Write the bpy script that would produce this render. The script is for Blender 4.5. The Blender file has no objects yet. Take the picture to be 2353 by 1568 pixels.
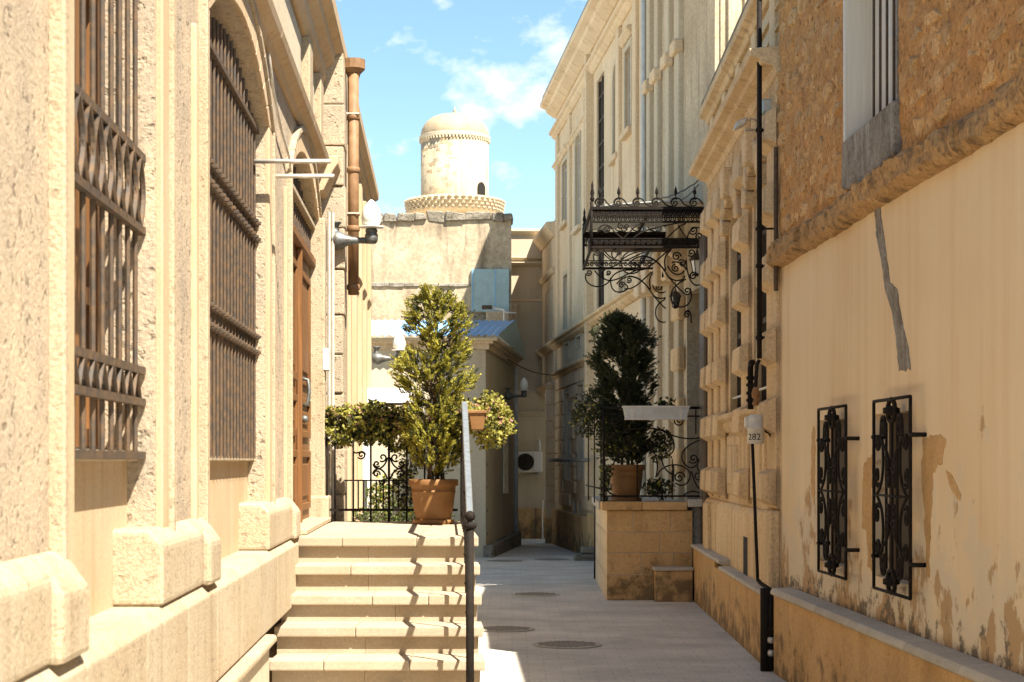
import bpy, bmesh, math, random
from mathutils import Vector, Matrix, noise
random.seed(7)
S = bpy.context.scene
COL = S.collection
PI = math.pi
# ------------------------------------------------------------------ camera, sky, sun, exposure
EYE = 1.64                                   # camera height above the street
FPX, CX, HY = 4017.0, 1176.5, 1060.0         # focal length, centre column and horizon row of the 2353-px-wide view
cam = bpy.data.cameras.new('camera'); cam_o = bpy.data.objects.new('camera', cam); COL.objects.link(cam_o)
cam_o.location = (0, 0, EYE); cam_o.rotation_euler = (PI/2, 0, 0)
cam.sensor_width = 36; cam.lens = 36*FPX/2353; cam.shift_y = (HY-784)/2353
cam.clip_start = .1; cam.clip_end = 2000
cam.dof.use_dof = True; cam.dof.focus_distance = 17; cam.dof.aperture_fstop = 9
S.camera = cam_o
S.cycles.max_bounces = 8; S.cycles.diffuse_bounces = 7; S.cycles.glossy_bounces = 2; S.cycles.transmission_bounces = 3
SUN = Vector((.36, -.45, .82)).normalized()
w = bpy.data.worlds.new('World'); S.world = w; w.use_nodes = True
nt = w.node_tree; nt.nodes.clear()
def N(t, typ, **kw):
    n = t.nodes.new(typ)
    for k, v in kw.items(): setattr(n, k, v)
    return n
sky = N(nt, 'ShaderNodeTexSky', sky_type='NISHITA', sun_disc=False, sun_elevation=math.asin(SUN.z),
        sun_rotation=math.atan2(SUN.x, SUN.y), altitude=50, air_density=1.0, dust_density=.25, ozone_density=1.0)
tc = N(nt, 'ShaderNodeTexCoord'); mp = N(nt, 'ShaderNodeMapping')
mp.inputs['Location'].default_value = (3.1, 1.7, .35); mp.inputs['Scale'].default_value = (1, 1, 1.6)
nz = N(nt, 'ShaderNodeTexNoise'); nz.inputs['Scale'].default_value = 30; nz.inputs['Detail'].default_value = 7; nz.inputs['Roughness'].default_value = .55
# a broken bank of small clouds rising to the right over the roofs, plus thin scattered ones from the noise
cA = Vector((-.016, 1, .200)).normalized(); cB = Vector((.060, 1, .268)).normalized(); cU = (cB-cA).normalized(); cL = (cB-cA).length
vs1 = N(nt, 'ShaderNodeVectorMath', operation='SUBTRACT'); vs1.inputs[1].default_value = cA
vd = N(nt, 'ShaderNodeVectorMath', operation='DOT_PRODUCT'); vd.inputs[1].default_value = cU
cl_ = N(nt, 'ShaderNodeClamp'); cl_.inputs['Max'].default_value = cL
vsc = N(nt, 'ShaderNodeVectorMath', operation='SCALE'); vsc.inputs[0].default_value = cU
vs2 = N(nt, 'ShaderNodeVectorMath', operation='SUBTRACT'); vln = N(nt, 'ShaderNodeVectorMath', operation='LENGTH')
rng = N(nt, 'ShaderNodeMapRange'); rng.inputs['From Min'].default_value = .034; rng.inputs['From Max'].default_value = .0
rng.inputs['To Min'].default_value = 0; rng.inputs['To Max'].default_value = .20
add = N(nt, 'ShaderNodeMath', operation='ADD')
ramp = N(nt, 'ShaderNodeMapRange'); ramp.inputs['From Min'].default_value = .60; ramp.inputs['From Max'].default_value = .76; ramp.inputs['To Max'].default_value = .7
mix = N(nt, 'ShaderNodeMix', data_type='RGBA'); mix.inputs['B'].default_value = (5.6, 5.9, 5.7, 1)
tint = N(nt, 'ShaderNodeMix', data_type='RGBA', blend_type='MULTIPLY'); tint.inputs['Factor'].default_value = 1; tint.inputs['B'].default_value = (.84, .96, .95, 1)
bg = N(nt, 'ShaderNodeBackground'); bg.inputs['Strength'].default_value = .05; out = N(nt, 'ShaderNodeOutputWorld')
lk = nt.links.new
lk(tc.outputs['Generated'], mp.inputs['Vector']); lk(mp.outputs['Vector'], nz.inputs['Vector'])
lk(tc.outputs['Generated'], vs1.inputs[0]); lk(vs1.outputs[0], vd.inputs[0]); lk(vd.outputs['Value'], cl_.inputs['Value']); lk(cl_.outputs[0], vsc.inputs['Scale'])
lk(vs1.outputs[0], vs2.inputs[0]); lk(vsc.outputs[0], vs2.inputs[1]); lk(vs2.outputs[0], vln.inputs[0]); lk(vln.outputs['Value'], rng.inputs['Value'])
lk(nz.outputs['Fac'], add.inputs[0]); lk(rng.outputs['Result'], add.inputs[1]); lk(add.outputs[0], ramp.inputs['Value'])
lk(sky.outputs['Color'], tint.inputs['A']); lk(tint.outputs['Result'], mix.inputs['A'])
lk(ramp.outputs['Result'], mix.inputs['Factor']); lk(mix.outputs['Result'], bg.inputs['Color']); lk(bg.outputs[0], out.inputs[0])
sl = bpy.data.lights.new('sun', 'SUN'); sl.energy = 3.6; sl.angle = math.radians(.53); sl.color = (1, .93, .82)
so = bpy.data.objects.new('sun', sl); COL.objects.link(so); so.rotation_euler = SUN.to_track_quat('Z', 'Y').to_euler(); so.location = (6, -6, 20)
vs = S.view_settings; vs.view_transform = 'Standard'; vs.look = 'None'; vs.gamma = 1; vs.use_curve_mapping = False
vs.exposure = 2.2
# ------------------------------------------------------------------ helpers
class Fr:
    """a wall plane: u runs along it, n comes out of it, z is up"""
    def __init__(s, o, ud, nd): s.o = Vector(o); s.ud = Vector(ud); s.nd = Vector(nd)
    def P(s, u, n, z): p = s.o + s.ud*u + s.nd*n; return Vector((p.x, p.y, z))
def wallY(a, b, s): return Fr((a, 0, 0), (b, 1, 0), (s, 0, 0))    # a wall that recedes: u is the distance
def wallX(Y): return Fr((0, Y, 0), (1, 0, 0), (0, -1, 0))          # a wall that faces back down the street
def at(px, py, Y): return Vector(((px-CX)/FPX*Y, Y, EYE-(py-HY)/FPX*Y))
def XZ(px, py, Y): v = at(px, py, Y); return v.x, v.z
def uof(fr, px, n=0):
    t = (px-CX)/FPX
    return (fr.o.x + fr.nd.x*n)/(t-fr.ud.x)
def zof(py, Y): return EYE-(py-HY)/FPX*Y
class MB:
    def __init__(s): s.v = []; s.f = []
    def face(s, pts):
        i = len(s.v); s.v += [Vector(p) for p in pts]; s.f.append(tuple(range(i, i+len(pts)))); return s
    def solid(s, A, B):                       # two matching rings, capped
        i = len(s.v); k = len(A); s.v += [Vector(p) for p in A] + [Vector(p) for p in B]
        s.f.append(tuple(range(i+k-1, i-1, -1))); s.f.append(tuple(range(i+k, i+2*k)))
        for q in range(k): r = (q+1) % k; s.f.append((i+q, i+r, i+k+r, i+k+q))
        return s
    def box(s, fr, u0, u1, n0, n1, z0, z1, j=0):
        def q(u, n, z):
            p = fr.P(u, n, z)
            return p + Vector((random.uniform(-j, j), random.uniform(-j, j), random.uniform(-j, j))) if j else p
        return s.solid([q(u0,n0,z0), q(u1,n0,z0), q(u1,n0,z1), q(u0,n0,z1)], [q(u0,n1,z0), q(u1,n1,z0), q(u1,n1,z1), q(u0,n1,z1)])
    def prism(s, fr, poly, n0, n1):           # polygon in (u, z) pushed along n
        return s.solid([fr.P(u, n0, z) for u, z in poly], [fr.P(u, n1, z) for u, z in poly])
    def profile(s, fr, prof, u0, u1):         # moulding profile in (n, z) run along u
        return s.solid([fr.P(u0, n, z) for n, z in prof], [fr.P(u1, n, z) for n, z in prof])
    def tube(s, pts, r, seg=6, flat=1.0):
        pts = [Vector(p) for p in pts]; k = len(pts)
        if k < 2: return s
        i0 = len(s.v); up = Vector((0, 0, 1)); prev = None
        for i, p in enumerate(pts):
            t = (pts[min(i+1, k-1)]-pts[max(i-1, 0)])
            t = t.normalized() if t.length > 1e-9 else Vector((0, 0, 1))
            if prev is None:
                x = t.cross(up)
                if x.length < .05: x = t.cross(Vector((0, 1, 0)))
            else: x = prev - t*prev.dot(t)
            x = x.normalized() if x.length > 1e-6 else Vector((1, 0, 0)); prev = x; y = t.cross(x)
            rr = r(i/(k-1)) if callable(r) else r
            for q in range(seg):
                a = 2*PI*(q+.5)/seg; s.v.append(p + x*(math.cos(a)*rr) + y*(math.sin(a)*rr*flat))
        for i in range(k-1):
            for q in range(seg):
                b = (q+1) % seg; A = i0+i*seg; B = A+seg; s.f.append((A+q, A+b, B+b, B+q))
        s.f.append(tuple(range(i0+seg-1, i0-1, -1))); s.f.append(tuple(range(i0+(k-1)*seg, i0+k*seg)))
        return s
    def lathe(s, c, prof, seg=20, axis=None):
        c = Vector(c); i0 = len(s.v)
        for r, h in prof:
            for q in range(seg):
                a = 2*PI*q/seg; p = Vector((r*math.cos(a), r*math.sin(a), h))
                s.v.append(c + (axis @ p if axis else p))
        for i in range(len(prof)-1):
            for q in range(seg): b = (q+1) % seg; A = i0+i*seg; B = A+seg; s.f.append((A+q, A+b, B+b, B+q))
        s.f.append(tuple(range(i0+seg-1, i0-1, -1))); n = i0+(len(prof)-1)*seg; s.f.append(tuple(range(n, n+seg)))
        return s
    def build(s, name, mat, parent=None, smooth=False, bevel=0, seg=1, norm=True):
        me = bpy.data.meshes.new(name)
        bm = bmesh.new(); vv = [bm.verts.new(p) for p in s.v]
        for f in s.f:
            try: bm.faces.new([vv[i] for i in f])
            except ValueError: pass
        if norm: bmesh.ops.recalc_face_normals(bm, faces=bm.faces)
        if bevel: bmesh.ops.bevel(bm, geom=list(bm.edges), offset=bevel, segments=seg, profile=.6, affect='EDGES', clamp_overlap=True)
        bm.to_mesh(me); bm.free()
        if mat: me.materials.append(mat)
        if smooth:
            for p in me.polygons: p.use_smooth = True
        o = bpy.data.objects.new(name, me); COL.objects.link(o); attach(o, parent)
        return o
LOC = {}
def attach(o, parent):
    if parent is None: return o
    o.parent = parent
    o.matrix_parent_inverse = Matrix.Translation(-LOC.get(parent.name, Vector((0, 0, 0))))
    return o
def thing(name, label, cat, loc, group=None, kind=None):
    o = bpy.data.objects.new(name, None); COL.objects.link(o); o.location = loc; o.empty_display_size = .2
    LOC[o.name] = Vector(loc); tag(o, label, cat, group, kind); return o
def tag(o, label=None, cat=None, group=None, kind=None):
    if label: o['label'] = label
    if cat: o['category'] = cat
    if group: o['group'] = group
    if kind: o['kind'] = kind
    return o
def copy_tree(o, delta, parent=None):          # a thing with its parts and sub-parts
    c = o.copy(); COL.objects.link(c)
    if parent is not None: c.parent = parent
    else: c.location = o.location + Vector(delta)
    for ch in o.children: copy_tree(ch, delta, c)
    return c
# ---- curves in a plane
def spiral(cx, cy, r, a0, turns, k=22, r0=.18):
    return [(cx+math.cos(a0+turns*2*PI*t)*r*(r0+(1-r0)*t), cy+math.sin(a0+turns*2*PI*t)*r*(r0+(1-r0)*t)) for t in [i/k for i in range(k+1)]]
def bez(p0, p1, p2, p3, k=14):
    o = []
    for i in range(k+1):
        t = i/k; m = 1-t
        o.append(tuple(m**3*a+3*m*m*t*b+3*m*t*t*c+t**3*d for a, b, c, d in zip(p0, p1, p2, p3)))
    return o
def cscroll(p, q, bulge, r=.3, k=20):          # C-scroll from p to q whose two ends curl inwards
    px, py = p; qx, qy = q; dx, dy = qx-px, qy-py; L = math.hypot(dx, dy) or 1; ex, ey = dx/L, dy/L; nx, ny = -ey*bulge, ex*bulge
    R = L*r; pts = []
    s = 1 if bulge > 0 else -1
    def loc(a, b): return (px+ex*a+nx/abs(bulge)*b*s*s, py+ey*a+ny/abs(bulge)*b*s*s)
    for i in range(k+1):                        # curl at p
        t = i/k; a = -PI*.5-2.6*PI*(1-t)*.55; rr = R*.5*(.25+.75*t)
        pts.append(loc(R*.5+math.cos(a+PI)*rr, R*.5+math.sin(a+PI)*rr*1.0))
    mid = bez((R*.5, R*.0+R), (L*.3, R+abs(bulge)*L*.6), (L*.7, R+abs(bulge)*L*.6), (L-R*.5, R), 10)
    pts += [loc(a, b) for a, b in mid]
    for i in range(k+1):
        t = i/k; a = PI*.5-2.6*PI*t*.55; rr = R*.5*(1-.75*t)
        pts.append(loc(L-R*.5+math.cos(a)*rr, R*.5+math.sin(a)*rr))
    return pts
# ---- walls with openings; opening = (u0, u1, z0, z1, rise)   (z1 = springing, rise = height of the arch above it)
def arc(u0, u1, zs, rise, k=14):
    h = (u1-u0)/2; c = (u0+u1)/2
    if rise <= 0: return [(u0, zs), (u1, zs)]
    R = (h*h+rise*rise)/(2*rise); cz = zs+rise-R; o = []
    if rise <= h:
        a = math.asin(min(1, h/R))
        for i in range(k+1): t = -a+2*a*i/k; o.append((c+R*math.sin(t), cz+R*math.cos(t)))
    else:
        for i in range(k+1): t = PI*i/k; o.append((c-h*math.cos(t), zs+rise*math.sin(t)))
    return o
def wall(fr, u0, u1, z0, z1, nf, nb, ops=()):
    m = MB(); us = sorted({u0, u1, *[o[0] for o in ops], *[o[1] for o in ops]}); us = [u for u in us if u0-1e-6 <= u <= u1+1e-6]
    for a, b in zip(us, us[1:]):
        mid = (a+b)/2; here = sorted([o for o in ops if o[0] < mid < o[1]], key=lambda o: o[2])
        low = [(a, z0), (b, z0)]
        for o in here:
            if o[2] > low[0][1]+1e-6 or len(low) > 2: m.face([fr.P(u, nf, z) for u, z in [(a, o[2]), *low, (b, o[2])]] if len(low) > 2 else [fr.P(a, nf, z0 if low[0][1] == z0 else low[0][1]), fr.P(b, nf, low[1][1]), fr.P(b, nf, o[2]), fr.P(a, nf, o[2])])
            low = arc(o[0], o[1], o[3], o[4])
        for (p, zp), (q, zq) in zip(low, low[1:]):
            if z1-max(zp, zq) > 1e-5 or z1-min(zp, zq) > 1e-5: m.face([fr.P(p, nf, zp), fr.P(q, nf, zq), fr.P(q, nf, z1), fr.P(p, nf, z1)])
    for o in ops:
        ring = [(o[0], o[2])] + arc(o[0], o[1], o[3], o[4]) + [(o[1], o[2])]
        for (p, zp), (q, zq) in zip(ring, ring[1:]+ring[:1]): m.face([fr.P(p, nf, zp), fr.P(q, nf, zq), fr.P(q, nb, zq), fr.P(p, nb, zp)])
    m.face([fr.P(u0, nf, z0), fr.P(u0, nf, z1), fr.P(u0, nb, z1), fr.P(u0, nb, z0)])
    m.face([fr.P(u1, nf, z0), fr.P(u1, nf, z1), fr.P(u1, nb, z1), fr.P(u1, nb, z0)])
    m.face([fr.P(u0, nf, z1), fr.P(u1, nf, z1), fr.P(u1, nb, z1), fr.P(u0, nb, z1)])
    return m
def band(fr, o, wd, n0, n1, sill=False):       # a raised surround that follows an opening
    m = MB(); inn = [(o[0], o[2])] + arc(o[0], o[1], o[3], o[4]) + [(o[1], o[2])]
    R = arc(o[0]-wd, o[1]+wd, o[3], o[4]+wd if o[4] > 0 else 0)
    if o[4] <= 0: R = [(o[0]-wd, o[3]+wd), (o[1]+wd, o[3]+wd)]
    outr = [(o[0]-wd, o[2])] + R + [(o[1]+wd, o[2])]
    for i in range(len(inn)-1):
        poly = [inn[i], inn[i+1], outr[i+1], outr[i]]
        m.prism(fr, poly, n0, n1)
    return m
# ------------------------------------------------------------------ materials (all procedural)
def newmat(name):
    m = bpy.data.materials.new(name); m.use_nodes = True; t = m.node_tree
    b = t.nodes['Principled BSDF']; return m, t, b
def rgb(c): return (*c, 1)
def stone(name, c1, c2, c3=None, scale=2.2, grain=70, bump=.25, rough=.9, var=.12, streak=.0, dist=.012, pits=0.0, spec=.2, gcon=.18, sscale=(9, 9, .5), damp=0):
    m, t, b = newmat(name); L = t.links.new
    tcn = N(t, 'ShaderNodeTexCoord'); oi = N(t, 'ShaderNodeObjectInfo')
    off = N(t, 'ShaderNodeVectorMath', operation='MULTIPLY_ADD'); off.inputs[1].default_value = (1, 1, 1)
    cmb = N(t, 'ShaderNodeCombineXYZ'); mu = N(t, 'ShaderNodeMath', operation='MULTIPLY'); mu.inputs[1].default_value = 13.0 if var else 0
    L(oi.outputs['Random'], mu.inputs[0]); L(mu.outputs[0], cmb.inputs[0]); L(mu.outputs[0], cmb.inputs[1])
    L(tcn.outputs['Object'], off.inputs[0]); L(cmb.outputs[0], off.inputs[2])
    V = off.outputs[0]
    n1 = N(t, 'ShaderNodeTexNoise'); n1.inputs['Scale'].default_value = scale; n1.inputs['Detail'].default_value = 6; n1.inputs['Roughness'].default_value = .62; L(V, n1.inputs['Vector'])
    r1 = N(t, 'ShaderNodeMapRange'); r1.inputs['From Min'].default_value = .33; r1.inputs['From Max'].default_value = .67; L(n1.outputs['Fac'], r1.inputs['Value'])
    mx = N(t, 'ShaderNodeMix', data_type='RGBA'); mx.inputs['A'].default_value = rgb(c1); mx.inputs['B'].default_value = rgb(c2); L(r1.outputs[0], mx.inputs['Factor'])
    col = mx.outputs['Result']
    n2 = N(t, 'ShaderNodeTexNoise'); n2.inputs['Scale'].default_value = grain; n2.inputs['Detail'].default_value = 5; n2.inputs['Roughness'].default_value = .7; L(V, n2.inputs['Vector'])
    if c3:
        mapn = N(t, 'ShaderNodeMapping'); mapn.inputs['Scale'].default_value = sscale; L(V, mapn.inputs['Vector'])
        n3 = N(t, 'ShaderNodeTexNoise'); n3.inputs['Scale'].default_value = 1; n3.inputs['Detail'].default_value = 5; n3.inputs['Roughness'].default_value = .6; L(mapn.outputs[0], n3.inputs['Vector'])
        r3 = N(t, 'ShaderNodeMapRange'); r3.inputs['From Min'].default_value = .52; r3.inputs['From Max'].default_value = .72; r3.inputs['To Max'].default_value = streak; L(n3.outputs['Fac'], r3.inputs['Value'])
        m3 = N(t, 'ShaderNodeMix', data_type='RGBA'); m3.inputs['B'].default_value = rgb(c3); L(r3.outputs[0], m3.inputs['Factor']); L(col, m3.inputs['A']); col = m3.outputs['Result']
    if damp:
        nd = N(t, 'ShaderNodeTexNoise'); nd.inputs['Scale'].default_value = 4.5; nd.inputs['Detail'].default_value = 8; nd.inputs['Roughness'].default_value = .68; L(tcn.outputs['Object'], nd.inputs['Vector'])
        sz = N(t, 'ShaderNodeSeparateXYZ'); L(tcn.outputs['Object'], sz.inputs[0])
        rz = N(t, 'ShaderNodeMapRange'); rz.inputs['From Min'].default_value = damp; rz.inputs['From Max'].default_value = 0; rz.inputs['To Max'].default_value = .26; L(sz.outputs['Z'], rz.inputs['Value'])
        ad = N(t, 'ShaderNodeMath', operation='ADD'); L(nd.outputs['Fac'], ad.inputs[0]); L(rz.outputs[0], ad.inputs[1])
        rd = N(t, 'ShaderNodeMapRange'); rd.inputs['From Min'].default_value = .62; rd.inputs['From Max'].default_value = .76; rd.inputs['To Max'].default_value = .75; L(ad.outputs[0], rd.inputs['Value'])
        md = N(t, 'ShaderNodeMix', data_type='RGBA'); md.inputs['B'].default_value = (.11, .075, .04, 1); L(rd.outputs[0], md.inputs['Factor']); L(col, md.inputs['A']); col = md.outputs['Result']
    g = N(t, 'ShaderNodeMapRange'); g.inputs['From Min'].default_value = .3; g.inputs['From Max'].default_value = .7; g.inputs['To Min'].default_value = 1-gcon; g.inputs['To Max'].default_value = 1+gcon*.7; L(n2.outputs['Fac'], g.inputs['Value'])
    v = N(t, 'ShaderNodeMapRange'); v.inputs['To Min'].default_value = 1-var; v.inputs['To Max'].default_value = 1+var*.6; L(oi.outputs['Random'], v.inputs['Value'])
    mm = N(t, 'ShaderNodeMath', operation='MULTIPLY'); L(g.outputs[0], mm.inputs[0]); L(v.outputs[0], mm.inputs[1])
    fac = mm.outputs[0]
    h = N(t, 'ShaderNodeMath', operation='MULTIPLY_ADD'); h.inputs[1].default_value = .5; L(n2.outputs['Fac'], h.inputs[0]); L(n1.outputs['Fac'], h.inputs[2]); hh = h.outputs[0]
    if pits:
        vo = N(t, 'ShaderNodeTexNoise'); vo.inputs['Scale'].default_value = 26; vo.inputs['Detail'].default_value = 3; L(V, vo.inputs['Vector'])
        pr = N(t, 'ShaderNodeMapRange'); pr.inputs['From Min'].default_value = .30; pr.inputs['From Max'].default_value = .42; pr.inputs['To Min'].default_value = 1-pits; pr.inputs['To Max'].default_value = 1; L(vo.outputs['Fac'], pr.inputs['Value'])
        m4 = N(t, 'ShaderNodeMath', operation='MULTIPLY'); L(fac, m4.inputs[0]); L(pr.outputs[0], m4.inputs[1]); fac = m4.outputs[0]
        h2 = N(t, 'ShaderNodeMath', operation='ADD'); L(hh, h2.inputs[0]); L(pr.outputs[0], h2.inputs[1]); hh = h2.outputs[0]
    sc = N(t, 'ShaderNodeVectorMath', operation='SCALE'); L(col, sc.inputs[0]); L(fac, sc.inputs['Scale'])
    L(sc.outputs[0], b.inputs['Base Color']); b.inputs['Roughness'].default_value = rough; b.inputs['Specular IOR Level'].default_value = spec
    bp = N(t, 'ShaderNodeBump'); bp.inputs['Strength'].default_value = bump; bp.inputs['Distance'].default_value = dist; L(hh, bp.inputs['Height']); L(bp.outputs[0], b.inputs['Normal'])
    return m
def plain(name, c, rough=.5, metal=0, spec=.5, c2=None, scale=9, bump=0, var=0):
    m, t, b = newmat(name); L = t.links.new
    tcn = N(t, 'ShaderNodeTexCoord'); n1 = N(t, 'ShaderNodeTexNoise'); n1.inputs['Scale'].default_value = scale; n1.inputs['Detail'].default_value = 5; n1.inputs['Roughness'].default_value = .65
    L(tcn.outputs['Object'], n1.inputs['Vector'])
    mx = N(t, 'ShaderNodeMix', data_type='RGBA'); mx.inputs['A'].default_value = rgb(c); mx.inputs['B'].default_value = rgb(c2 or tuple(x*.75 for x in c))
    r = N(t, 'ShaderNodeMapRange'); r.inputs['From Min'].default_value = .4; r.inputs['From Max'].default_value = .65; L(n1.outputs['Fac'], r.inputs['Value']); L(r.outputs[0], mx.inputs['Factor'])
    L(mx.outputs['Result'], b.inputs['Base Color'])
    rr = N(t, 'ShaderNodeMapRange'); rr.inputs['To Min'].default_value = max(.02, rough-.1); rr.inputs['To Max'].default_value = min(1, rough+.12); L(n1.outputs['Fac'], rr.inputs['Value']); L(rr.outputs[0], b.inputs['Roughness'])
    b.inputs['Metallic'].default_value = metal; b.inputs['Specular IOR Level'].default_value = spec
    if bump:
        bp = N(t, 'ShaderNodeBump'); bp.inputs['Strength'].default_value = bump; bp.inputs['Distance'].default_value = .004; L(n1.outputs['Fac'], bp.inputs['Height']); L(bp.outputs[0], b.inputs['Normal'])
    return m
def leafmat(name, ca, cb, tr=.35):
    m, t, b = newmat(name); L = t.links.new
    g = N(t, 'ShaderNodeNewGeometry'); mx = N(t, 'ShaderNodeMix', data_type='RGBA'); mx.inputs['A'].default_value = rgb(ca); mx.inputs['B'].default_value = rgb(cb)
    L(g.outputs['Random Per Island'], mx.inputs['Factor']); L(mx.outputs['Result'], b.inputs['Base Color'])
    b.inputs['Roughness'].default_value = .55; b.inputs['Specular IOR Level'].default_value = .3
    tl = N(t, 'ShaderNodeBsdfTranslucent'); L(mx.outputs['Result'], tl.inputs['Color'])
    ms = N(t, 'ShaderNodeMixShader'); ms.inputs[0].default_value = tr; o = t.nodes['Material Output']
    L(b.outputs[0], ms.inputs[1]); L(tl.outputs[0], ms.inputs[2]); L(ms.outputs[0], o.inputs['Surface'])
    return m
def plastermat():
    # ochre lime plaster: rain streaks, rising damp that has flaked the paint, bare patches
    m, t, b = newmat('flaking_plaster'); L = t.links.new
    tcn = N(t, 'ShaderNodeTexCoord'); V = tcn.outputs['Object']; sep = N(t, 'ShaderNodeSeparateXYZ'); L(V, sep.inputs[0])
    def nz(scale, det=5, mapping=None, ro=.6):
        n = N(t, 'ShaderNodeTexNoise'); n.inputs['Scale'].default_value = scale; n.inputs['Detail'].default_value = det; n.inputs['Roughness'].default_value = ro
        if mapping:
            mpn = N(t, 'ShaderNodeMapping'); mpn.inputs['Scale'].default_value = mapping; L(V, mpn.inputs['Vector']); L(mpn.outputs[0], n.inputs['Vector'])
        else: L(V, n.inputs['Vector'])
        return n.outputs['Fac']
    def rg(x, a, c, d=0, e=1):
        r = N(t, 'ShaderNodeMapRange'); r.inputs['From Min'].default_value = a; r.inputs['From Max'].default_value = c; r.inputs['To Min'].default_value = d; r.inputs['To Max'].default_value = e; L(x, r.inputs['Value']); return r.outputs[0]
    def mixc(f, a, c):
        mxx = N(t, 'ShaderNodeMix', data_type='RGBA'); L(f, mxx.inputs['Factor'])
        if isinstance(a, tuple): mxx.inputs['A'].default_value = rgb(a)
        else: L(a, mxx.inputs['A'])
        mxx.inputs['B'].default_value = rgb(c); return mxx.outputs['Result']
    def ma(op, x, y):
        n = N(t, 'ShaderNodeMath', operation=op)
        for k, q in enumerate((x, y)):
            if isinstance(q, (int, float)): n.inputs[k].default_value = q
            else: L(q, n.inputs[k])
        return n.outputs[0]
    c = mixc(rg(nz(.9), .35, .65), (.70, .56, .37), (.66, .505, .315))
    c = mixc(rg(nz(1, 6, (5, 3.2, .16), .7), .50, .78, 0, .6), c, (.56, .36, .185))        # ochre run-down streaks
    c = mixc(rg(nz(1, 5, (3, 2, .10)), .50, .74, 0, .5), c, (.76, .64, .46))
    damp = rg(sep.outputs['Z'], 2.1, .55, 0, 1)
    f1 = ma('ADD', ma('MULTIPLY', damp, .34), nz(2.6, 8, None, .62))
    c = mixc(rg(f1, .66, .76, 0, .75), c, (.60, .52, .39))                           # old pale limewash
    f2 = ma('ADD', ma('MULTIPLY', damp, .30), nz(3.4, 9, (1, 1, .7), .66))
    f2b = rg(f2, .755, .79, 0, .9)
    c = mixc(f2b, c, (.42, .27, .135))                                              # bare ochre render
    f3 = ma('ADD', ma('MULTIPLY', rg(sep.outputs['Z'], 1.25, .6), .36), nz(6, 9, None, .7))
    f3b = rg(f3, .80, .86, 0, .9)
    c = mixc(f3b, c, (.14, .115, .085))                                             # damp black-grey stains
    L(c, b.inputs['Base Color']); b.inputs['Roughness'].default_value = .92; b.inputs['Specular IOR Level'].default_value = .15
    hh = ma('ADD', ma('MULTIPLY', f2b, -1.2), ma('MULTIPLY', nz(40), .5))
    bp = N(t, 'ShaderNodeBump'); bp.inputs['Strength'].default_value = .5; bp.inputs['Distance'].default_value = .006; L(hh, bp.inputs['Height']); L(bp.outputs[0], b.inputs['Normal'])
    return m
def pavingmat():
    m, t, b = newmat('street_paving'); L = t.links.new
    tcn = N(t, 'ShaderNodeTexCoord'); V = tcn.outputs['Object']
    br = N(t, 'ShaderNodeTexBrick'); br.inputs['Scale'].default_value = 1; br.inputs['Brick Width'].default_value = .26; br.inputs['Row Height'].default_value = .13
    br.inputs['Mortar Size'].default_value = .006; br.inputs['Mortar Smooth'].default_value = .4; br.inputs['Bias'].default_value = 0
    br.inputs['Color1'].default_value = (.52, .475, .40, 1); br.inputs['Color2'].default_value = (.57, .525, .44, 1); br.inputs['Mortar'].default_value = (.44, .40, .335, 1); L(V, br.inputs['Vector'])
    n1 = N(t, 'ShaderNodeTexNoise'); n1.inputs['Scale'].default_value = 1.3; n1.inputs['Detail'].default_value = 7; L(V, n1.inputs['Vector'])
    n2 = N(t, 'ShaderNodeTexNoise'); n2.inputs['Scale'].default_value = 35; n2.inputs['Detail'].default_value = 4; L(V, n2.inputs['Vector'])
    r = N(t, 'ShaderNodeMapRange'); r.inputs['From Min'].default_value = .3; r.inputs['From Max'].default_value = .7; r.inputs['To Min'].default_value = .78; r.inputs['To Max'].default_value = 1.18; L(n1.outputs['Fac'], r.inputs['Value'])
    r2 = N(t, 'ShaderNodeMapRange'); r2.inputs['From Min'].default_value = .3; r2.inputs['From Max'].default_value = .7; r2.inputs['To Min'].default_value = .86; r2.inputs['To Max'].default_value = 1.1; L(n2.outputs['Fac'], r2.inputs['Value'])
    mm = N(t, 'ShaderNodeMath', operation='MULTIPLY'); L(r.outputs[0], mm.inputs[0]); L(r2.outputs[0], mm.inputs[1])
    sc = N(t, 'ShaderNodeVectorMath', operation='SCALE'); L(br.outputs['Color'], sc.inputs[0]); L(mm.outputs[0], sc.inputs['Scale']); L(sc.outputs[0], b.inputs['Base Color'])
    b.inputs['Roughness'].default_value = .75; b.inputs['Specular IOR Level'].default_value = .3
    h = N(t, 'ShaderNodeMath', operation='MULTIPLY_ADD'); L(br.outputs['Fac'], h.inputs[0]); h.inputs[1].default_value = -1; L(n2.outputs['Fac'], h.inputs[2])
    bp = N(t, 'ShaderNodeBump'); bp.inputs['Strength'].default_value = .5; bp.inputs['Distance'].default_value = .005; L(h.outputs[0], bp.inputs['Height']); L(bp.outputs[0], b.inputs['Normal'])
    return m
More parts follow.
